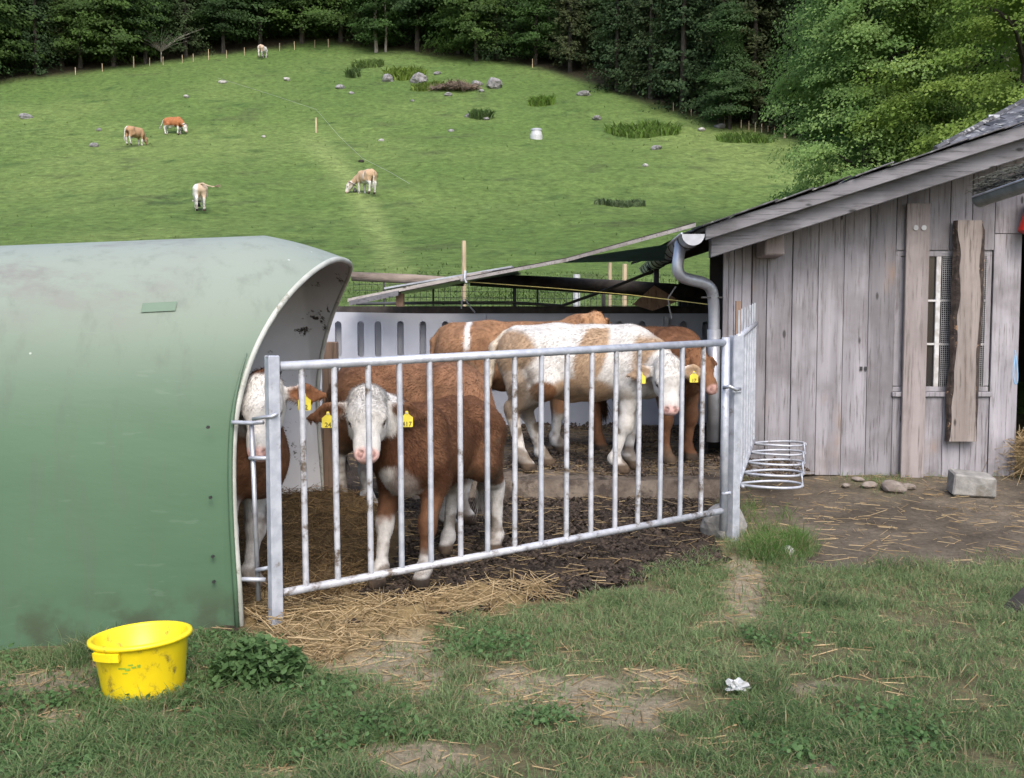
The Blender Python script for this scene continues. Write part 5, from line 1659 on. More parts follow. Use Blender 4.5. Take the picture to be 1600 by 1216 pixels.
# ------------------------------------------------------------------ cattle: one continuous body from blended volumes
class Field:
    def __init__(s, lo, hi, h):
        s.lo = np.array(lo, float)
        s.h = h
        s.n = np.ceil((np.array(hi) - s.lo) / h).astype(int) + 1
        s.V = np.full(s.n, 0.5, dtype=np.float32)
    def block(s, lo, hi):
        i0 = np.clip(np.floor((np.array(lo) - s.lo) / s.h).astype(int), 0, s.n)
        i1 = np.clip(np.ceil((np.array(hi) - s.lo) / s.h).astype(int) + 1, 0, s.n)
        if np.any(i1 <= i0): return None
        ax = [s.lo[k] + s.h * np.arange(i0[k], i1[k]) for k in range(3)]
        P = np.stack(np.meshgrid(*ax, indexing='ij'), -1)
        return tuple(slice(i0[k], i1[k]) for k in range(3)), P
    def cap(s, a, b, ra, rb, k=0.04, lat=None, sub=False):
        a, b = np.array(a, float), np.array(b, float)
        m = max(ra, rb) + k + 2 * s.h
        r = s.block(np.minimum(a, b) - m, np.maximum(a, b) + m)
        if r is None: return
        sl, P = r
        d = capd(P, a, b, ra, rb, lat)
        v = s.V[sl]
        if sub:
            d = -d
            hh = np.maximum(k - np.abs(v - d), 0) / k
            s.V[sl] = np.maximum(v, d) + hh * hh * k * 0.25
        else:
            hh = np.maximum(k - np.abs(v - d), 0) / k
            s.V[sl] = np.minimum(v, d) - hh * hh * k * 0.25
    def mesh(s):
        V = s.V
        ins = V < 0
        nx, ny, nz = V.shape
        cs = np.zeros((nx - 1, ny - 1, nz - 1), dtype=np.int8)
        for dx in (0, 1):
            for dy in (0, 1):
                for dz in (0, 1):
                    cs += ins[dx:nx - 1 + dx, dy:ny - 1 + dy, dz:nz - 1 + dz]
        cells = np.argwhere((cs > 0) & (cs < 8))
        idx = -np.ones(cs.shape, dtype=np.int64)
        idx[tuple(cells.T)] = np.arange(len(cells))
        acc = np.zeros((len(cells), 3))
        cnt = np.zeros(len(cells))
        cor = [(0, 0, 0), (1, 0, 0), (0, 1, 0), (1, 1, 0), (0, 0, 1), (1, 0, 1), (0, 1, 1), (1, 1, 1)]
        vals = [V[cells[:, 0] + c[0], cells[:, 1] + c[1], cells[:, 2] + c[2]] for c in cor]
        for i in range(8):
            for j in range(i + 1, 8):
                df = np.array(cor[j]) - np.array(cor[i])
                if np.abs(df).sum() != 1: continue
                a, b = vals[i], vals[j]
                cr = (a < 0) != (b < 0)
                t = np.where(cr, a / np.where(cr, a - b, 1), 0)
                acc += cr[:, None] * (np.array(cor[i]) + t[:, None] * df)
                cnt += cr
        P = s.lo + s.h * (cells + acc / cnt[:, None])
        Fs = []
        for ax in range(3):
            u, v = [(1, 2), (2, 0), (0, 1)][ax]
            sl0 = [slice(None)] * 3; sl1 = [slice(None)] * 3
            sl0[ax] = slice(0, -1); sl1[ax] = slice(1, None)
            A, B = ins[tuple(sl0)], ins[tuple(sl1)]
            E = np.argwhere(A != B)
            E = E[(E[:, u] > 0) & (E[:, v] > 0) & (E[:, u] < V.shape[u] - 1) & (E[:, v] < V.shape[v] - 1)]
            if not len(E): continue
            out = A[tuple(E.T)]
            def q(du, dv):
                c = E.copy(); c[:, u] += du; c[:, v] += dv
                return idx[tuple(c.T)]
            f = np.stack([q(-1, -1), q(0, -1), q(0, 0), q(-1, 0)], -1)
            f[~out] = f[~out][:, ::-1]
            Fs.append(f)
        return P, np.concatenate(Fs)
def capd(P, a, b, ra, rb, lat=None):
    a, b = np.array(a, float), np.array(b, float)
    if lat is not None:
        n, sc = lat
        n = np.array(n, float)
        c = (a + b) / 2
        P = c + (P - c) + ((P - c) @ n)[..., None] * n * (sc - 1)
        a = a + ((a - c) @ n) * n * (sc - 1)
        b = b + ((b - c) @ n) * n * (sc - 1)
    ab = b - a
    L = ab @ ab + 1e-9
    t = np.clip(((P - a) @ ab) / L, 0, 1)
    return np.linalg.norm(P - a - t[..., None] * ab, axis=-1) - (ra + (rb - ra) * t)
def nv(v):
    v = np.array(v, float)
    return v / np.linalg.norm(v)
BROWN, DARKB, WHITE, CREAM, PINK, HOOF = (np.array(c) for c in ((0.140, 0.066, 0.034), (0.066, 0.027, 0.013), (0.54, 0.52, 0.495), (0.345, 0.24, 0.155), (0.62, 0.375, 0.335), (0.05, 0.036, 0.027)))
def make_cow(name, label, x, y, z, heading, s, poll, nose, colour, feet=None, res=0.011, hair=0, tail=None, ears=(0.1, 0.1), ear_out=(1, 1), roll=0.0, tags=(), horns=False, bell=False, udder=False, group=None, up_hint=(0, 0, 1), belly=0.0, cat='calf', thin=1.0, hairlen=0.024, earlen=1.0):
    """x,y,z is the ground point under the trunk, heading the yaw of the nose direction; poll and nose are world points."""
    Rz = np.array([[math.cos(heading), -math.sin(heading), 0], [math.sin(heading), math.cos(heading), 0], [0, 0, 1]])
    def loc(p): return (Rz.T @ (np.array(p, float) - np.array([x, y, z]))) / s
    pl, ns = loc(poll), loc(nose)
    hx = nv(ns - pl)                        # towards the muzzle
    hl = np.linalg.norm(ns - pl)
    k_ = hl / 0.40
    hz0 = np.array(up_hint, float) if abs(hx @ np.array(up_hint)) < 0.96 else np.array([-1.0, 0, 0.2])
    # forehead normal: horizontal direction the face looks to, roughly
    fy = np.cross(np.array([0, 0, 1.0]), hx)
    if np.linalg.norm(fy) < 0.12:
        fy = np.array([0, 1.0, 0])
    fy = nv(fy)                             # calf's left
    fz = nv(np.cross(hx, fy))
    if roll:
        c_, s_ = math.cos(roll), math.sin(roll)
        fy, fz = fy * c_ + fz * s_, fz * c_ - fy * s_
    def hd(u, v, w): return pl + (hx * u + fy * v + fz * w) * k_
    f = {'fl': (0.36, 0.125), 'fr': (0.34, -0.125), 'rl': (-0.46, 0.13), 'rr': (-0.44, -0.13)}
    f.update(feet or {})
    lo = np.array([-0.85, -0.5, -0.04]); hi = np.array([0.62, 0.5, 1.16])
    for p in (pl, ns, hd(0, 0.30, 0), hd(0, -0.30, 0), hd(0.1, 0, 0.15), hd(0.1, 0, -0.2)):
        lo = np.minimum(lo, p - 0.09); hi = np.maximum(hi, p + 0.09)
    D = Field(lo, hi, res / s)
    Y_ = (np.array([0, 1.0, 0]), 1.14 * thin)
    # trunk
    b_ = belly
    D.cap((0.28, 0, 0.755), (0.05, 0, 0.735 - b_), 0.232, 0.245 + b_, 0.05, Y_)
    D.cap((0.05, 0, 0.735 - b_), (-0.26, 0, 0.755 - b_ * 0.6), 0.245 + b_, 0.222 + b_ * 0.5, 0.05, Y_)
    D.cap((-0.26, 0, 0.765), (-0.44, 0, 0.80), 0.215, 0.175, 0.06, Y_)
    D.cap((0.28, 0, 0.925), (-0.18, 0, 0.925), 0.068, 0.066, 0.10)
    D.cap((-0.18, 0, 0.925), (-0.48, 0, 0.945), 0.066, 0.050, 0.09)
    for sg in (1, -1):
        D.cap((-0.29, sg * 0.155, 0.90), (-0.36, sg * 0.13, 0.90), 0.048, 0.05, 0.10)
        D.cap((-0.52, sg * 0.075, 0.865), (-0.48, sg * 0.09, 0.76), 0.055, 0.10, 0.07)
        D.cap((0.29, sg * 0.10, 0.90), (0.40, sg * 0.125, 0.68), 0.085, 0.085, 0.08)
    D.cap((0.42, 0, 0.70), (0.43, 0, 0.60), 0.13, 0.095, 0.09)
    # neck
    nb = pl - hx * 0.02 * k_ - fz * 0.06 * k_
    n1 = np.array([0.36, 0, 0.82])
    midn = (n1 + nb) / 2 + np.array([0, 0, 0.015])
    D.cap(n1, midn, 0.155, 0.115, 0.08)
    D.cap(midn, nb, 0.115, 0.085 * k_, 0.06)
    D.cap((0.43, 0, 0.68), midn + np.array([0, 0, -0.07]), 0.12, 0.085, 0.08)
    D.cap(midn + np.array([0, 0, -0.07]), hd(0.06, 0, -0.10), 0.085, 0.07 * k_, 0.06)
    legs = []
    for key, sg in (('fl', 1), ('fr', -1)):
        hx_, hy_ = f[key][:2]
        lift = f[key][2] if len(f[key]) > 2 else 0
        E = np.array([0.315, sg * 0.135, 0.60])
        Ft = np.array([hx_ - 0.035, hy_, 0.105 + lift])
        Kn = E * 0.47 + Ft * 0.53 + np.array([0.025, 0, 0.0]); Kn[2] = 0.345 + lift * 0.5
        Hf = np.array([hx_ + 0.015, hy_, 0.035 + lift])
        D.cap((0.34, sg * 0.125, 0.70), E, 0.095, 0.085, 0.07)
        D.cap(E, Kn, 0.078, 0.045, 0.05)
        D.cap(Kn + np.array([0.006, 0, 0.02]), Kn - np.array([-0.006, 0, 0.03]), 0.047, 0.045, 0.03)
        D.cap(Kn, Ft, 0.040, 0.031, 0.03)
        D.cap(Ft, Ft + np.array([0.004, 0, -0.01]), 0.041, 0.040, 0.025)
        D.cap(Ft, Hf, 0.035, 0.047, 0.03)
        D.cap(Hf, Hf + np.array([0.024, 0, -0.012]), 0.047, 0.034, 0.02)
        legs.append((Kn, Ft, Hf))
    for key, sg in (('rl', 1), ('rr', -1)):
        hx_, hy_ = f[key][:2]
        lift = f[key][2] if len(f[key]) > 2 else 0
        St = np.array([-0.285 + 0.2 * (hx_ + 0.46), sg * 0.155, 0.605])
        Ft = np.array([hx_ - 0.03, hy_, 0.11 + lift])
        Hk = np.array([-0.54 * 0.4 + (hx_ - 0.065) * 0.6, hy_ * 0.7 + sg * 0.125 * 0.3, 0.425 + lift * 0.6])
        Hf = np.array([hx_ + 0.02, hy_, 0.035 + lift])
        D.cap((-0.38, sg * 0.115, 0.80), St, 0.155, 0.105, 0.07)
        D.cap((-0.46, sg * 0.105, 0.76), (-0.44, sg * 0.125, 0.60), 0.115, 0.085, 0.07)
        D.cap((-0.44, sg * 0.125, 0.62), Hk + np.array([0.03, 0, 0.06]), 0.09, 0.045, 0.06)
        D.cap(St, Hk, 0.095, 0.043, 0.06)
        D.cap(Hk + np.array([-0.022, 0, 0.03]), Hk + np.array([0.005, 0, -0.05]), 0.034, 0.042, 0.03)
        D.cap(Hk, Ft, 0.043, 0.034, 0.03)
        D.cap(Ft, Ft + np.array([0.004, 0, -0.01]), 0.043, 0.042, 0.025)
        D.cap(Ft, Hf, 0.036, 0.047, 0.03)
        D.cap(Hf, Hf + np.array([0.024, 0, -0.012]), 0.047, 0.034, 0.02)
        legs.append((Hk, Ft, Hf))
    D.cap((-0.20, 0, 0.60), (-0.10, 0, 0.53 - b_), 0.08, 0.05, 0.08)
    if udder:
        D.cap((-0.26, 0, 0.56), (-0.24, 0, 0.48), 0.13, 0.10, 0.05)
    # head
    kk = k_
    D.cap(hd(0.015, 0, -0.055), hd(0.13, 0, -0.045), 0.098 * kk, 0.096 * kk, 0.03 * kk, (fy, 0.93))
    D.cap(hd(0.13, 0, -0.045), hd(0.30, 0, -0.058), 0.086 * kk, 0.060 * kk, 0.05 * kk, (fy, 0.98))
    D.cap(hd(0.29, 0, -0.062), hd(0.352, 0, -0.070), 0.060 * kk, 0.058 * kk, 0.03 * kk, (fy, 0.82))
    D.cap(hd(0.10, 0, -0.11), hd(0.31, 0, -0.108), 0.078 * kk, 0.040 * kk, 0.05 * kk)
    D.cap(hd(0.02, 0, 0.0), hd(0.12, 0, 0.012), 0.07 * kk, 0.05 * kk, 0.05 * kk, (fy, 0.8))
    for sg in (1, -1):
        D.cap(hd(0.10, sg * 0.074, -0.004), hd(0.15, sg * 0.076, -0.012), 0.030 * kk, 0.026 * kk, 0.03 * kk)
        D.cap(hd(0.07, sg * 0.055, -0.12), hd(0.17, sg * 0.05, -0.12), 0.055 * kk, 0.048 * kk, 0.05 * kk)
        D.cap(hd(0.165, sg * 0.094, -0.030), hd(0.172, sg * 0.096, -0.034), 0.017 * kk, 0.017 * kk, 0.014, None, True)
        D.cap(hd(0.372, sg * 0.030, -0.030), hd(0.392, sg * 0.044, -0.042), 0.015 * kk, 0.013 * kk, 0.010, None, True)
    D.cap(hd(0.36, -0.05, -0.108), hd(0.36, 0.05, -0.108), 0.006 * kk, 0.006 * kk, 0.012, None, True)
    eseg = []
    for sg, dr, eo in ((1, ears[0], ear_out[0]), (-1, ears[1], ear_out[1])):
        e0 = hd(0.035, sg * 0.085, -0.045)
        dirn = nv(fy * sg * eo - np.array([0, 0, dr]) - fz * 0.22 - hx * 0.02)
        en = nv(np.cross(dirn, nv(np.array([0, 0, 1.0]) - dirn * dirn[2])))
        en = nv(en if en @ (hx * 0.3 + fz) > 0 else -en)       # the ear opens forward
        L = 0.185 * kk * earlen
        e1, e2 = e0 + dirn * L * 0.55, e0 + dirn * L * 1.02
        D.cap(e0, e1, 0.028 * kk, 0.058 * kk, 0.02, (en, 3.0))
        D.cap(e1, e2, 0.058 * kk, 0.018 * kk, 0.02, (en, 3.0))
        c_ = e1 + en * 0.020 * kk
        D.cap(e0 + dirn * L * 0.35 + en * 0.022 * kk, e1 + dirn * L * 0.22 + en * 0.020 * kk, 0.030 * kk, 0.030 * kk, 0.012, (en, 2.0), True)
        eseg.append((e0, e1, e2, dirn, en))
    if horns:
        for sg in (1, -1):
            D.cap(hd(-0.01, sg * 0.075, 0.0), hd(-0.03, sg * 0.14, 0.03), 0.022 * kk, 0.018 * kk, 0.015)
            D.cap(hd(-0.03, sg * 0.14, 0.03), hd(-0.03, sg * 0.18, 0.10), 0.018 * kk, 0.008 * kk, 0.012)
    # tail
    tl = tail if tail is not None else [(-0.55, 0, 0.94), (-0.615, 0.0, 0.86), (-0.63, 0.0, 0.66), (-0.61, 0.01, 0.50), (-0.60, 0.02, 0.36)]
    tl = [np.array(q, float) for q in tl]
    rt = np.linspace(0.036, 0.020, len(tl) - 1).tolist() + [0.022]
    for i in range(len(tl) - 1):
        D.cap(tl[i], tl[i + 1], rt[i], rt[i + 1], 0.025)
    D.cap(tl[-2] * 0.3 + tl[-1] * 0.7, tl[-1], 0.030, 0.014, 0.02)
    P, F = D.mesh()
    # lumps of muscle and unevenness
    Q = (P - pl) / k_
    hu, hv, hw = Q @ hx, Q @ fy, Q @ fz
    dh = np.minimum(capd(P, hd(0.0, 0, -0.06), hd(0.36, 0, -0.07), 0.10 * k_, 0.065 * k_), 9)
    de = np.min([np.minimum(capd(P, e[0] + e[3] * 0.02, e[1], 0.02 * k_, 0.055 * k_, (e[4], 2.6)), capd(P, e[1], e[2], 0.055 * k_, 0.018 * k_, (e[4], 2.6))) for e in eseg], axis=0)
    dt = np.min([capd(P, tl[i], tl[i + 1], rt[i], rt[i + 1]) for i in range(len(tl) - 1)], axis=0)
    nz = fbm(P * 4.0 + x * 3, 3, 11)
    nf = fbm(P * 11.0 + x * 3, 3, 13)
    info = dict(P=P, hu=hu, hv=hv, hw=hw, dh=dh, ear=sstep(0.012, -0.004, de), head=sstep(0.06, 0.02, dh), nz=nz, nf=nf, tail=sstep(0.012, 0.0, dt), legs=legs, tl=tl)
    C = colour(info)
    # muzzle, nostrils, eye rims, hooves and mud
    mz = sstep(0.335, 0.365, hu + 0.006 * nf) * (dh < 0.06) * sstep(-0.115, -0.10, hw)
    C = C * (1 - 0.85 * mz[:, None]) + PINK * 0.85 * mz[:, None]
    for sg in (1, -1):
        q = np.sqrt((hu - 0.385) ** 2 + (hv - sg * 0.038) ** 2 + (hw + 0.037) ** 2)
        C = C * (1 - 0.8 * sstep(0.024, 0.013, q)[:, None]) + np.array([0.12, 0.05, 0.045]) * 0.8 * sstep(0.024, 0.013, q)[:, None]
        q = np.sqrt(((hu - 0.168) * 0.85) ** 2 + (hv - sg * 0.09) ** 2 + ((hw + 0.032) * 1.2) ** 2)
        C = C * (1 - 0.55 * sstep(0.034, 0.019, q)[:, None]) + np.array([0.15, 0.07, 0.05]) * 0.55 * sstep(0.034, 0.019, q)[:, None]
    pz = P[:, 2]
    for (K_, Ft_, Hf_) in legs:
        dl = np.linalg.norm(P[:, :2] - Hf_[None, :2], axis=1)
        hf = sstep(0.075, 0.055, pz - (Hf_[2] - 0.035)) * (dl < 0.12)
        C = C * (1 - hf[:, None]) + (HOOF * (1 + 0.8 * nf[:, None])) * hf[:, None]
        md = sstep(0.05, 0.45, nf + 0.55 * sstep(0.45, 0.0, pz) - 0.22) * (dl < 0.17) * (pz < 0.5) * 0.75
        C = C * (1 - md[:, None]) + np.array([0.10, 0.07, 0.047]) * md[:, None]
    if s < 1.2:                             # dung caked on the hindquarters and belly
        dd_ = fbm(P * 9.0 + y * 5, 3, 19)
        dm = sstep(0.10, 0.42, dd_ + 0.25 * sstep(0.75, 0.45, pz)) * sstep(-0.15, -0.40, P[:, 0]) * sstep(0.95, 0.70, pz) * sstep(0.25, 0.4, pz) * 0.8
        dm = np.maximum(dm, sstep(0.22, 0.5, dd_) * sstep(0.66, 0.56, pz) * (pz > 0.3) * 0.6)
        C = C * (1 - dm[:, None]) + np.array([0.115, 0.082, 0.055]) * dm[:, None]
    C = np.clip(C, 0.01, 0.9)
    e = empty(name, label, cat, (x, y, z), (0, 0, heading), group)
    e.scale = (s, s, s)
    me = np_mesh('body', P, F, C, True)
    _link0('body', me, M['coat'], e)
    # eyes
    for sg in (1, -1):
        em = bmesh.new()
        bmesh.ops.create_uvsphere(em, u_segments=16, v_segments=10, radius=0.0205 * k_)
        m2 = bpy.data.meshes.new('eye')
        em.to_mesh(m2); em.free()
        m2.polygons.foreach_set('use_smooth', np.ones(len(m2.polygons), dtype=bool))
        _link0('eye', m2, M['eye'], e, loc=Vector(hd(0.167, sg * 0.082, -0.030)))
    # hair
    if hair:
        tri = np.concatenate([F[:, [0, 1, 2]], F[:, [0, 2, 3]]])
        A, B, Cc = P[tri[:, 0]], P[tri[:, 1]], P[tri[:, 2]]
        nn = np.cross(B - A, Cc - A)
        ar = np.linalg.norm(nn, axis=1)
        cz = (A[:, 2] > 0.08)
        pr_ = ar * cz
        pick = rng.choice(len(tri), hair, p=pr_ / pr_.sum())
        r1, r2 = rng.random(hair), rng.random(hair)
        fl_ = r1 + r2 > 1
        r1[fl_], r2[fl_] = 1 - r1[fl_], 1 - r2[fl_]
        Pq = A[pick] + (B - A)[pick] * r1[:, None] + (Cc - A)[pick] * r2[:, None]
        nq = nn[pick] / (ar[pick][:, None] + 1e-12)
        cq = C[tri[pick, 0]] * (1 + np.where(C[tri[pick, 0]].min(1, keepdims=True) > 0.3, 0.05, 0.11) * rng.standard_normal((hair, 1)))
        Qh = (Pq - pl) / k_
        onh = capd(Pq, hd(0.0, 0, -0.06), hd(0.36, 0, -0.07), 0.10 * k_, 0.065 * k_) < 0.035
        flow = np.where(onh[:, None], hx[None], np.array([-0.75, 0, -0.65])[None])
        # hair whorls
        wv = 0.9 * fbm(Pq * 5 + 9, 2, 77)[:, None]
        flow = flow + wv * np.cross(nq, flow)
        flow = flow - nq * (flow * nq).sum(1)[:, None]
        flow = norm(flow)
        ll = hairlen * rng.uniform(0.6, 1.4, hair)
        hu_ = Qh @ hx
        muzz = onh & (hu_ > 0.20)
        ll = np.where(onh, ll * 0.75, ll)
        ll = np.where(muzz, ll * 0.45, ll)
        ll = np.where(Pq[:, 2] < 0.52, ll * 0.4, ll)
        pollh = onh & (hu_ < 0.06) & ((Qh @ fz) > -0.05)
        ll = np.where(pollh, ll * 1.25, ll)
        dirh = norm(flow + nq * np.where(pollh, 0.55, 0.20)[:, None] + rng.normal(0, 0.15, (hair, 3)))
        sw = norm(np.cross(dirh, nq)) * 0.0020
        V = np.stack([Pq - sw - nq * 0.002, Pq + sw - nq * 0.002, Pq + dirh * ll[:, None]], 1).reshape(-1, 3)
        hm = np_mesh('coat_hair', V, np.arange(3 * hair).reshape(-1, 3), np.clip(np.repeat(cq, 3, 0), 0.01, 0.9))
        tag(_link0('coat_hair', hm, M['hair'], e), kind='stuff')
        # tail switch and ear fringe
    n = 260
    tp = tl[-1]
    a0 = tl[-2] * 0.45 + tl[-1] * 0.55
    t_ = rng.random(n)
    base = a0 + (tp - a0) * t_[:, None] + rng.normal(0, 0.012, (n, 3))
    dd = norm(norm(tp - tl[-2])[None] * 0.8 + np.array([0, 0, -0.5]) * (1 if tail is None or tail[-1][2] < 0.7 else 0) + rng.normal(0, 0.22, (n, 3)))
    sw = norm(np.cross(dd, rng.normal(0, 1, (n, 3)))) * 0.004
    V = np.stack([base - sw, base + sw, base + dd * rng.uniform(0.08, 0.19, (n, 1))], 1).reshape(-1, 3)
    it = np.argmin(np.linalg.norm(P - tp, axis=1))
    cc = np.clip(C[it] * rng.uniform(0.7, 1.2, (n, 1)), 0.01, 0.9)
    tag(_link0('tail_tuft', np_mesh('tail_tuft', V, np.arange(3 * n).reshape(-1, 3), np.repeat(cc, 3, 0)), M['hair'], e), kind='stuff')
    # ear tags
    for (side, txt) in tags:
        e0, e1, e2, dirn, en = eseg[0 if side == 'l' else 1]
        c0 = e0 * 0.15 + e1 * 0.70 + e2 * 0.15 + en * 0.026 * k_ - np.array([0, 0, 0.012])
        w2, h2 = 0.030 / s * 1.05, 0.062 / s * 1.05
        sh = [(-0.10, 0.30), (0.10, 0.30), (0.14, 0.06), (0.5, -0.22), (0.5, -0.95), (0.42, -1.0), (-0.42, -1.0), (-0.5, -0.95), (-0.5, -0.22), (-0.14, 0.06)]
        tx = nv(np.array([fy[0], fy[1], 0]) if abs(fy[2]) < 0.8 else fy)
        face = nv(np.cross(tx, np.array([0, 0, 1.0])))
        if face @ en < 0: face = -face
        tx = np.cross(np.array([0, 0, 1.0]), face)
        def tp_(a, b, d): return Vector(c0 + tx * a * w2 * 2.0 + np.array([0, 0, 1.0]) * b * h2 + face * d)
        fr_ = [tp_(a, b, 0.004) for a, b in sh]
        bk2 = [tp_(a, b, 0.0) for a, b in sh]
        m_ = len(sh)
        tg = MB().add(fr_ + bk2, [tuple(range(m_))[::-1], tuple(range(m_, 2 * m_))] + [(i, (i + 1) % m_, m_ + (i + 1) % m_, m_ + i) for i in range(m_)]).build('ear_tag', M['tag_yellow'], None)
        tg.parent = e
        st_ = MB().tube([tp_(0, 0.14, 0.003), tp_(0, 0.14, 0.010)], 0.005, 8).build('stud', M['white_plastic'])
        st_.parent = tg
        if txt:
            cu = bpy.data.curves.new('number', 'FONT')
            cu.body = txt
            cu.align_x = 'CENTER'
            cu.size = 0.034 / s
            cu.extrude = 0.0004
            cu.offset = 0.0008
            o = bpy.data.objects.new('number', cu)
            COL.objects.link(o)
            mm = bpy.data.meshes.new_from_object(o.evaluated_get(bpy.context.evaluated_depsgraph_get()))
            bpy.data.objects.remove(o)
            mat4 = Matrix(((tx[0], 0, face[0], 0), (tx[1], 0, face[1], 0), (tx[2], 1, face[2], 0), (0, 0, 0, 1)))
            mat4.translation = tp_(0, -0.93, 0.0052)
            mm.transform(mat4)
            _link0('number', mm, M['dark_print'], tg)
    if bell:
        bc = hd(0.10, 0, -0.30)
        q = Matrix.Translation(Vector(bc))
        b = MB().lathe([(0.0, 0.06), (0.045, 0.06), (0.06, 0.0), (0.085, -0.09), (0.075, -0.09), (0.0, -0.02)], 14).build('cow_bell', M['black'])
        b.parent = e
        b.location = Vector(bc)
        ring = [Vector(hd(-0.03, 0.15 * math.cos(a), -0.09 + 0.17 * math.sin(a))) for a in np.linspace(0, 2 * math.pi, 21)[:-1]]
        st_ = MB().tube(ring, 0.018, 6, closed=True).build('collar', M['black'])
        st_.parent = e
    return e
M['dark_print'] = simple('dark_print', (0.16, 0.13, 0.02), rough=0.6)
M['dark_print'] = M['dark_print']
def mixm(C, c, m):
    m = np.clip(m, 0, 1)[:, None]
    return C * (1 - m) + np.asarray(c) * m
def base_brown(i, c=BROWN, d=DARKB, amt=0.8):
    n = len(i['P'])
    C = np.repeat(np.asarray(c)[None], n, 0) * (1 + 0.25 * i['nz'][:, None] + 0.22 * i['nf'][:, None] + 0.25 * fbm(i['P'] * np.array([22.0, 30.0, 22.0]), 2, 15)[:, None])
    return mixm(C, d, sstep(0.0, 0.55, i['nz']) * amt)
def white_face(C, i, lim=0.09, back=-0.05):
    # white over face and poll, not the ears
    m = sstep(lim, lim - 0.03, i['dh']) * sstep(back - 0.02, back + 0.03, i['hu'] + 0.02 * i['nf']) * (1 - i['ear'])
    m = m * sstep(-0.19, -0.15, i['hw'] + 0.02 * i['nf'])
    return mixm(C, WHITE * (1 + 0.05 * i['nf'][:, None]), m)
def socks(C, i, front=0.33, hind=0.44, c=WHITE):
    P = i['P']
    m = np.where(P[:, 0] > 0, sstep(front + 0.03, front - 0.03, P[:, 2] + 0.05 * i['nf']), sstep(hind + 0.03, hind - 0.03, P[:, 2] + 0.05 * i['nf']))
    m = m * (P[:, 2] < 0.56) * (1 - i['head']) * (1 - i['ear'])
    return mixm(C, np.asarray(c) * 0.92, m)
def brown_ears(C, i, c=BROWN):
    return mixm(C, np.asarray(c) * 0.8, i['ear'])
def col_A(i):
    C = base_brown(i)
    P = i['P']
    C = C * 0.88
    C = mixm(C, BROWN * 1.15, sstep(0.82, 0.95, P[:, 2]) * 0.5)
    C = mixm(C, WHITE, sstep(0.13, 0.09, np.sqrt((P[:, 0] - 0.50) ** 2 + (P[:, 1]) ** 2 * 0.8 + (P[:, 2] - 0.58) ** 2) + 0.03 * i['nf']))
    hi_ = np.where(P[:, 0] < -0.1, 0.47, np.where(P[:, 1] > 0, 0.20, 0.36))
    C = mixm(C, WHITE * 0.92, sstep(hi_ + 0.03, hi_ - 0.03, P[:, 2] + 0.06 * i['nf']) * (1 - i['head']))
    C = mixm(C, DARKB * 1.3, sstep(0.1, 0.5, i['nz'] + 0.3 * i['nf']) * sstep(0.95, 0.7, P[:, 2]) * (P[:, 2] > 0.5) * 0.7)
    C = white_face(C, i, 0.11, -0.075)
    return brown_ears(C, i)
def col_B(i):
    C = base_brown(i, np.array([0.19, 0.098, 0.055]), np.array([0.13, 0.06, 0.03]), 0.6)
    C = socks(C, i, 0.44, 0.46)
    C = white_face(C, i)
    return brown_ears(C, i)
def col_C(i):
    C = base_brown(i, np.array([0.225, 0.122, 0.066]), np.array([0.145, 0.076, 0.042]))
    P = i['P']
    st = np.abs(P[:, 0] + 0.36 + 0.25 * (0.95 - P[:, 2]) * 0 + 0.04 * i['nz'])
    C = mixm(C, WHITE, sstep(0.032, 0.012, st) * sstep(0.76, 0.84, P[:, 2]) * (P[:, 1] < 0.05))
    C = socks(C, i, 0.3, 0.40)
    C = mixm(C, np.array([0.38, 0.22, 0.12]), i['head'] * 0.8)
    return C
def col_D(i):
    P = i['P']
    n = len(P)
    C = np.repeat((WHITE * 1.0)[None], n, 0) * (1 + 0.05 * i['nf'][:, None])
    w = 0.05 * i['nz'] + 0.02 * i['nf']
    def patch(cx, cz, rx, rz, tilt=0.0):
        dx = P[:, 0] - cx - tilt * (P[:, 2] - cz)
        return sstep(1.22, 0.86, np.sqrt((dx / rx) ** 2 + ((P[:, 2] - cz) / rz) ** 2) + w * 2)
    m = np.maximum(patch(-0.50, 0.83, 0.17, 0.14), patch(-0.50, 0.58, 0.12, 0.20) * 0.75)
    m = np.maximum(m, patch(0.05, 0.80, 0.095, 0.25, 0.25) * (1 - patch(0.02, 1.02, 0.3, 0.03)))
    m = np.maximum(m, patch(-0.02, 0.56, 0.22, 0.10))
    m = np.maximum(m, sstep(0.30, 0.36, P[:, 0] + w) * sstep(0.60, 0.66, P[:, 2] + w) * (1 - sstep(0.90, 0.97, P[:, 2])) * (1 - i['head']))
    m = m * (1 - i['tail'])
    C = mixm(C, CREAM * 0.95 * (1 + 0.12 * i['nz'][:, None]), m)
    C = mixm(C, np.array([0.16, 0.075, 0.035]), sstep(1.1, 0.8, np.sqrt(((P[:, 0] + 0.27) / 0.10) ** 2 + ((P[:, 2] - 0.56) / 0.08) ** 2) + w))
    C = mixm(C, np.array([0.30, 0.24, 0.17]), sstep(0.05, 0.35, i['nf'] + 0.3 * i['nz']) * sstep(0.62, 0.50, P[:, 2]) * 0.7)
    C = mixm(C, np.array([0.34, 0.26, 0.18]), sstep(0.72, 0.55, P[:, 2]) * sstep(-0.30, -0.42, P[:, 0]) * 0.3 * (P[:, 2] > 0.3))
    C = white_face(C, i, 0.08, -0.04)
    C = mixm(C, CREAM * 0.95, i['ear'] * 0.9)
    return mixm(C, np.array([0.50, 0.42, 0.31]), i['tail'] * 0.8)
def col_E(i):
    C = base_brown(i, BROWN * 1.05)
    C = mixm(C, np.array([0.22, 0.105, 0.05]), i['head'] * 0.6)
    return C
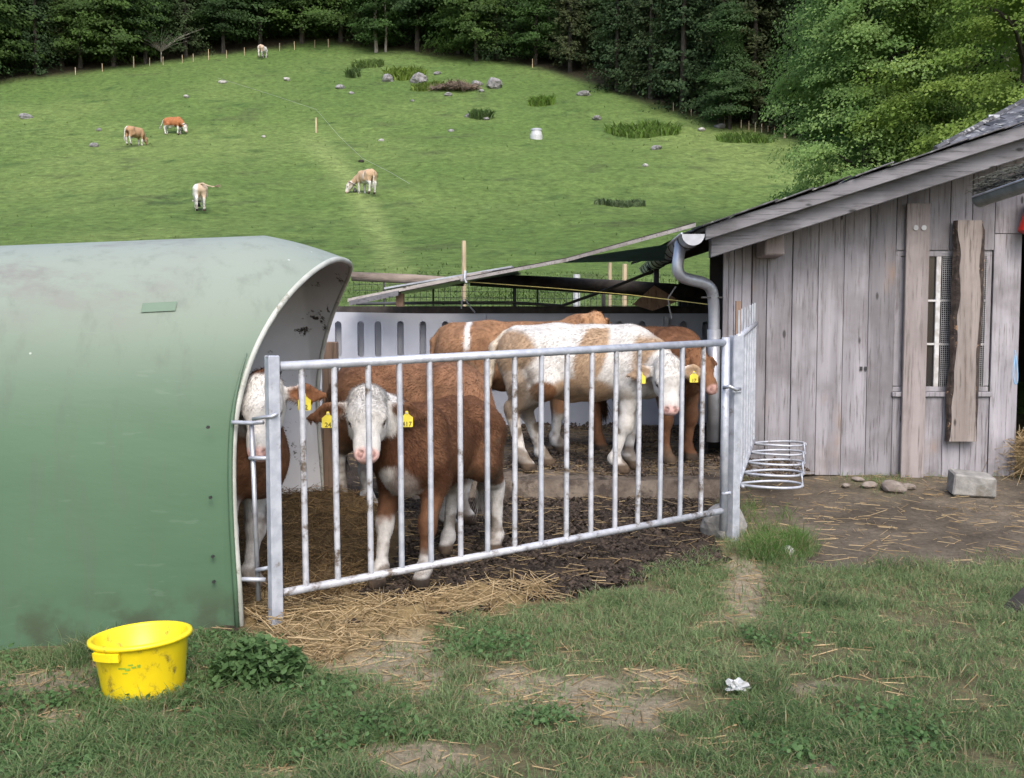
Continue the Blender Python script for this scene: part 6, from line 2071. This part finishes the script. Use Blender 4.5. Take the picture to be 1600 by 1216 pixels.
def col_F(i):
    C = base_brown(i)
    C = socks(C, i, 0.50, 0.46)
    C = white_face(C, i, 0.10, -0.045)
    return brown_ears(C, i, np.array([0.26, 0.115, 0.055]))
GC = 'calves standing in the pen'
def zpen(x, y): return gz(x, y) + 0.012
# front calf looking through the bars
hA = math.atan2(-0.93, -0.37)
make_cow('calf', 'reddish brown calf with a white face looking out between the front bars', -0.425, 6.02, zpen(-0.425, 6.02), hA, 0.965,
         at(574, 619, 5.45), at(572, 709, 5.20), col_A, {'fl': (0.46, 0.115), 'fr': (0.54, -0.115), 'rl': (-0.52, 0.15), 'rr': (-0.36, -0.12)}, 0.0095, 70000, tags=(('l', '417'), ('r', '24')), thin=1.2, earlen=1.4, ears=(0.16, 0.16), ear_out=(1.0, 1.0), group=GC)
# calf hidden behind it
hB = math.atan2(-0.50, 0.86)
make_cow('calf', 'brown calf standing hidden behind the white faced front one', -0.66, 7.08, zpen(-0.66, 7.08), hB, 1.08,
         (-0.33, 7.0, 0.62), (-0.42, 7.20, 0.34), col_B, {'fl': (0.30, 0.13), 'rl': (-0.46, 0.14)}, 0.013, 26000, group=GC)
# rear calf behind the spotted one
make_cow('calf', 'light brown calf with a white streak on its rump at the back of the pen', 0.02, 9.25, slab_z(9.25) + 0.01, R(3), 1.14,
         at(932, 494, 9.1), at(950, 530, 8.95), col_C, None, 0.014, 24000, group=GC)
# spotted calf in profile
make_cow('calf', 'cream and white spotted calf standing in profile with its head turned to the front', 0.575, 8.22, slab_z(8.22) + 0.008, R(-7), 1.135,
         at(1044, 568, 7.80), at(1050, 642, 7.62), col_D, {'fl': (0.33, 0.12), 'fr': (0.24, -0.12), 'rl': (-0.29, 0.13), 'rr': (-0.40, -0.12)}, 0.0105, 46000,
         tail=[(-0.55, 0, 0.94), (-0.63, -0.02, 0.86), (-0.66, -0.03, 0.68), (-0.68, -0.05, 0.50), (-0.73, -0.08, 0.37)], tags=(('l', '17'), ('r', '')), earlen=1.2, ears=(0.05, 0.12), group=GC, belly=0.0)
# brown calf by the gate post
make_cow('calf', 'plain brown calf behind the spotted one with its muzzle beside the gate post', 1.17, 8.92, slab_z(8.9) + 0.01, math.atan2(-0.80, 0.52), 1.10,
         at(1090, 556, 8.22), at(1121, 606, 8.02), col_E, {'fl': (0.34, 0.12), 'fr': (0.38, -0.14)}, 0.012, 26000, tags=(('r', ''),), ears=(0.0, 0.0), group=GC)
# calf half hidden in the hutch
make_cow('calf', 'white faced calf peering out of the mouth of the green hutch', -1.74, 5.50, zpen(-1.74, 5.50), R(-16), 1.06,
         at(410, 600, 5.14), at(403, 712, 4.98), col_F, {'fl': (0.33, 0.12), 'fr': (0.30, -0.10)}, 0.0105, 34000, tags=(('l', '12'),), earlen=1.3, ears=(0.0, 0.0), group=GC)
# cattle grazing on the hill
GH = 'cows grazing on the hillside'
def hill_cow(label, px, py, heading, s, colour, head_side=0.0, tail=None, bell=False, reach=0.0, horns=True):
    p = hp(px, py)
    hz_ = 0.20
    c, s_ = math.cos(heading), math.sin(heading)
    def w(a, b, zz): 
        X_, Y_2 = p.x + (c * a - s_ * b) * s, p.y + (s_ * a + c * b) * s
        return (X_, Y_2, max(zz * s + p.z, gz(X_, Y_2) + zz * s * 0.35))
    return make_cow('cow', label, p.x, p.y, p.z - 0.03, heading, s, w(0.72, head_side, 0.50), w(0.86, head_side * 1.5, 0.13), colour, None, 0.028, 0, tail=tail, bell=bell, udder=True, group=GH, cat='cow', horns=horns, belly=0.02)
def col_h1(i):
    C = np.repeat((WHITE * 0.95)[None], len(i['P']), 0) * (1 + 0.06 * i['nz'][:, None])
    return mixm(C, CREAM * 1.15, sstep(-0.38, -0.46, i['P'][:, 0] + 0.05 * i['nz']) * sstep(0.4, 0.5, i['P'][:, 2]) * (i['P'][:, 1] < 0.1) * 0.8)
def col_h2(i):
    C = np.repeat((CREAM * 1.1)[None], len(i['P']), 0) * (1 + 0.1 * i['nz'][:, None])
    C = mixm(C, WHITE, sstep(0.06, 0.03, np.abs(i['P'][:, 0] + 0.18 + 0.05 * i['nz'])))
    C = socks(C, i, 0.5, 0.52)
    C = mixm(C, WHITE, i['head'] * 0.8)
    return mixm(C, WHITE, i['tail'] * sstep(0.75, 0.6, i['P'][:, 2]))
def col_h3(i):
    C = base_brown(i, np.array([0.30, 0.12, 0.05]), BROWN, 0.5)
    C = socks(C, i, 0.45, 0.52)
    C = mixm(C, WHITE, i['head'])
    C = mixm(C, WHITE, sstep(0.55, 0.50, i['P'][:, 2] + 0.04 * i['nz']) * (i['P'][:, 0] < 0.1))
    return mixm(C, WHITE, i['tail'])
def col_h4(i):
    C = np.repeat((CREAM * np.array([0.9, 0.8, 0.7]))[None], len(i['P']), 0) * (1 + 0.1 * i['nz'][:, None])
    C = mixm(C, DARKB, sstep(0.13, 0.08, np.sqrt((i['P'][:, 1] + 0.02) ** 2 + (i['P'][:, 2] - 0.68) ** 2)) * (i['P'][:, 0] < -0.4) * 0.8)
    C = socks(C, i, 0.4, 0.42)
    return mixm(C, WHITE, i['tail'])
hill_cow('white cow seen from behind with its tail flicked out to the right', 313, 332, R(108), 1.27, col_h1, 0.1, tail=[(-0.55, 0, 0.96), (-0.63, -0.08, 0.97), (-0.66, -0.24, 0.90), (-0.68, -0.42, 0.86), (-0.68, -0.58, 0.88)], bell=True)
hill_cow('cream cow with a black bell grazing towards the left below the wire', 572, 305, R(128), 1.27, col_h2, 0.35, bell=True)
hill_cow('reddish brown cow with a white head grazing towards the right', 272, 211, R(-14), 1.30, col_h3, 0.0, tail=[(-0.55, 0, 0.95), (-0.68, 0, 0.84), (-0.78, 0, 0.62), (-0.86, 0, 0.50)], bell=True)
hill_cow('tan cow seen from behind left of the reddish brown one', 212, 228, R(62), 1.27, col_h4, 0.0, tail=[(-0.55, 0.02, 0.94), (-0.62, 0.08, 0.84), (-0.64, 0.11, 0.6), (-0.64, 0.12, 0.35)])
hill_cow('small pale cow grazing at the very top of the meadow', 411, 92, R(80), 1.27, col_h1, 0.0, tail=[(-0.55, 0, 0.95), (-0.64, -0.04, 0.85), (-0.68, -0.15, 0.66), (-0.68, -0.26, 0.62)])
